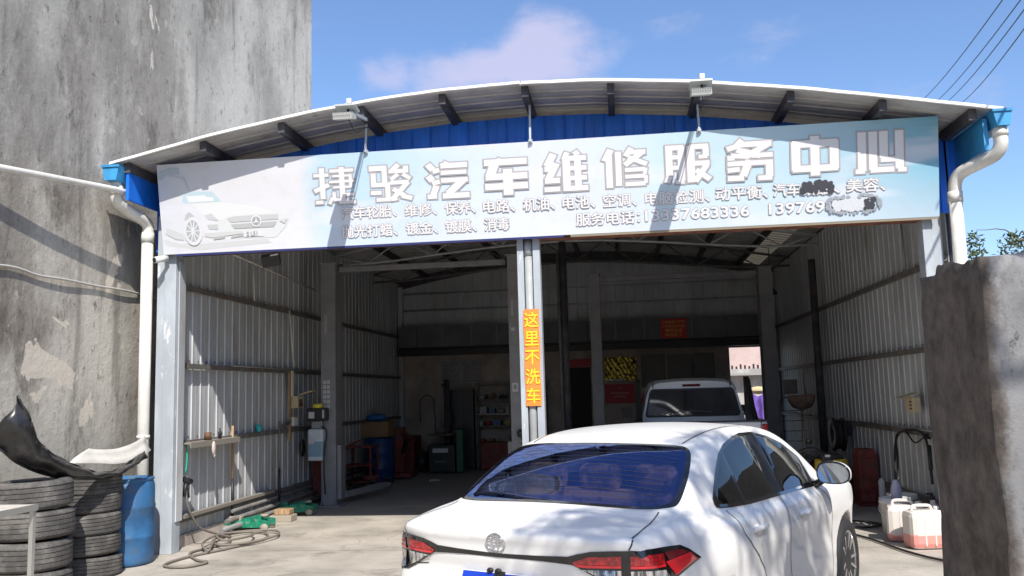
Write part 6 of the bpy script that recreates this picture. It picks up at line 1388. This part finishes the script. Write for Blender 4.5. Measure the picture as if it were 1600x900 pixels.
# ---------------------------------------------------------------- outside: wires, trees, houses
for i, (A, B_) in enumerate((((10.474, 30, 11.084), (6.281, 14, 7.628)), ((10.92, 30, 11.008), (6.511, 14, 7.556)), ((11.221, 30, 10.942), (6.489, 14, 7.316)), ((11.663, 30, 10.867), (6.46, 14, 7.004)))):
    A, B_ = Vector(A), Vector(B_); d_ = (B_-A); P_ = A-d_*.6; Q_ = B_+d_*.45
    pts = [P_.lerp(Q_, k/16)+Vector((0, 0, -.35*math.sin(PI*k/16)+.35*math.sin(PI*.42))) for k in range(17)]
    o = MB().tube(pts, .011, 5).build('power_line', mat('wire_dark', (.03, .05, .09), .6)); tag(o, ('power line highest on the left of the four at top right', 'second power line from the left at top right', 'third power line from the left at top right', 'lowest, rightmost power line of the four at top right')[i], 'wire', 'power lines over the roof')
leaf_m = mat('leaf_green', (.09, .125, .035), .6, var=.5, scale=3, col2=(.05, .075, .025), lo=.45, hi=.6)
bark = mat('bark', (.14, .11, .08), .9, var=.4, scale=8, bump=.4)
def leaf_crown(cents, n, size, seed, name, parent, kind='broad'):
    rr = random.Random(seed); mb = MB()
    for i in range(n):
        c, rad = rr.choice(cents)
        while True:
            v = Vector((rr.uniform(-1, 1), rr.uniform(-1, 1), rr.uniform(-1, 1)))
            if v.length < 1: break
        p = Vector(c)+Vector((v.x*rad[0], v.y*rad[1], v.z*rad[2])); a = Vector((rr.gauss(0, 1), rr.gauss(0, 1), rr.gauss(0, .7)-.3)).normalized(); b_ = a.cross(Vector((rr.gauss(0, 1), rr.gauss(0, 1), rr.gauss(0, 1)))).normalized()
        l = size*rr.uniform(.7, 1.3); w_ = l*(.32 if kind == 'broad' else .10)
        mb.add([p-a*l*.5, p+b_*w_*.5-a*.05*l, p+a*l*.5, p-b_*w_*.5-a*.05*l], [(0, 1, 2, 3)])
    o = mb.build(name, leaf_m, parent, fix=False); o['kind'] = 'stuff'; return o
def tree(x, y, lab, cents, n, size, seed, branches, grp=None, kind='broad', tr=.16):
    t = thing('leafy_tree', lab, 'tree', (x, y, 0), 0, grp)
    h = min(c[0][2] for c in cents)
    MB().tube(sweep([(x, y, -.05), (x+.05, y, h*.5), (x+.0, y+.05, h)], 4), [tr*(1-.45*k/8) for k in range(9)], 10).build('trunk', bark, t)
    for c, r_ in branches: MB().tube(sweep([(x, y, h*.8), ((x+c[0])/2, (y+c[1])/2, h*.35+c[2]*.65+.2), c], 4), [r_*(1-.09*k) for k in range(9)], 7).build('limb', bark, t)
    leaf_crown(cents, n, size, seed, 'crown', t, kind); return t
tree(8.1, 17.2, 'sparse leafy tree rising behind the concrete wall end at right', [((6.9, 16.3, 3.55), (.6, .6, .45)), ((7.6, 16.6, 3.85), (.7, .7, .5)), ((8.6, 17.0, 3.8), (.9, .8, .6)), ((7.1, 16.4, 4.05), (.35, .35, .3)), ((6.3, 16.2, 3.9), (.18, .2, .45))], 1300, .11, 4,
     [((6.9, 16.3, 4.1), .04), ((7.6, 16.6, 4.4), .05), ((8.6, 17.0, 4.2), .05), ((6.35, 16.2, 4.35), .018)])
# street tree beside the camera: its branches throw the dappled shade on the car
tree(6.4, -1.2, 'street tree standing right of the camera whose branches shade the car', [((2.2, -1.1, 7.1), (.55, .45, .35)), ((2.9, -.2, 7.3), (.6, .5, .4)), ((3.5, .6, 7.2), (.55, .5, .35)), ((4.3, -.6, 7.6), (.9, .9, .6)), ((6.2, -1.5, 7.8), (1.8, 1.6, 1.2)), ((2.3, -2.4, 7.4), (.5, .5, .3))], 1350, .42, 8,
     [((2.3, -1.2, 7.2), .05), ((3.4, .5, 7.3), .05), ((4.3, -.6, 7.6), .07), ((6.4, -1.6, 8.2), .09)], kind='narrow', tr=.2)
for i, (x, y, s_) in enumerate(((-9, -26, 1.3), (-2, -28, 1.1), (5, -25, 1.5), (12, -24, 1.2))):
    tree(x, y, ('broad tree across the street, farthest left behind the camera', 'smaller tree across the street behind the camera', 'tallest tree across the street behind the camera', 'rounded tree across the street, right end behind the camera')[i], [((x+random.uniform(-1.5, 1.5), y+random.uniform(-1, 1), 4*s_+random.uniform(-1, 1.4)), (1.9*s_, 1.6*s_, 1.4*s_)) for k in range(5)], 1500, .5, 20+i, [((x+.8, y, 4.5*s_), .08)], 'trees across the street')
hs = thing('street_house', 'low rendered house across the street behind the camera', 'house', (0, -34, 0))
MB().box(-16, 14, -40, -32, 0, 5.2).build('wall', mat('house_render', (.42, .36, .28), .9, var=.15, scale=1), hs); MB().prism([(-41, 5.2), (-31.4, 5.2), (-36, 7.2)], 'x', -16.5, 14.5).build('roof', mat('roof_tile', (.22, .09, .06), .8, var=.3, scale=5), hs)
for k in range(6): MB().box(-13.5+k*4.6, -12+k*4.6, -31.99, -31.95, 1.2, 2.8).build('window', dark_glass, hs)
sd = thing('side_house', 'plain two-storey house beside the yard beyond the right edge', 'house', (13, 3, 0))
MB().box(10.5, 16, 12.9, 26, 0, 3.9).build('added_low_row', MATS['house_render'], sd); MB().box(10.5, 18, -7, 12.5, 0, 6.4).build('wall', MATS['house_render'], sd); MB().box(10.2, 18.3, -7.3, 12.8, 6.4, 6.6).build('roof_slab', MATS['house_render'], sd)  # low row is added out of view to darken the car's side-window reflections
for k in range(4):
    for z in (1.0, 4.0): MB().box(10.45, 10.495, -5+k*4.4, -3.4+k*4.4, z, z+1.5).build('window', dark_glass, sd)
# behind the workshop
rh = thing('rear_house', 'pale pinkish house wall seen through the rear opening', 'building', (4, 26, 0))
MB().box(1.0, 10, 26, 31, 0, 2.02).build('lower_wall', mat('pale_wall', (.52, .50, .48), .9, var=.35, scale=1.5, stretch=(1, 1, .4), bump=.2, dirt=(.22, .20, .19), dscale=1.8, dlo=.5, dhi=.75), rh)
MB().box(1.0, 10, 26.01, 31, 2.08, 4.4).build('upper_wall', mat('pink_wall', (.60, .46, .42), .9, var=.1, scale=2), rh)
MB().box(.9, 10.1, 25.55, 26.0, 2.02, 2.08).build('awning_slab', mat('slab_grey', (.35, .33, .31), .9), rh); MB().box(.9, 10.1, 25.56, 25.60, 2.081, 2.20).build('slab_edge', MATS['pale_wall'], rh)
for k in range(9): MB().box(3.0+k*.12, 3.05+k*.12, 25.70, 25.74, 2.20, 2.34-.03*(k % 3)).build('ledge_clutter', black_p, rh)
cl = thing('laundry', 'purple patterned cloth hanging outside the rear opening', 'cloth', (3.3, 22.4, 0))
mb = MB(); vs = [(3.05+.75*i/16, 22.4+.05*math.sin(i*1.4), .2+1.30*j/6+(.05*math.sin(i*.8) if j == 6 else 0)) for i in range(17) for j in range(7)]
mb.add(vs, [(i*7+j, (i+1)*7+j, (i+1)*7+j+1, i*7+j+1) for i in range(16) for j in range(6)], True); mb.build('purple_cloth', mat('purple_cloth', (.16, .09, .42), .8, var=.4, scale=6), cl)
MB().tube([(3.0, 22.4, 1.58), (4.2, 22.4, 1.58)], .012, 6).build('rail', girt_m, cl); MB().sphere((3.35, 22.5, 1.60), .14, 12, 8, (1.6, .6, .7)).build('yellow_cloth', mat('yellow_cloth', (.62, .48, .26), .8), cl)
for x in (3.0, 4.2): MB().tube([(x, 22.4, 0), (x, 22.4, 1.58)], .015, 6).build('upright', girt_m, cl)
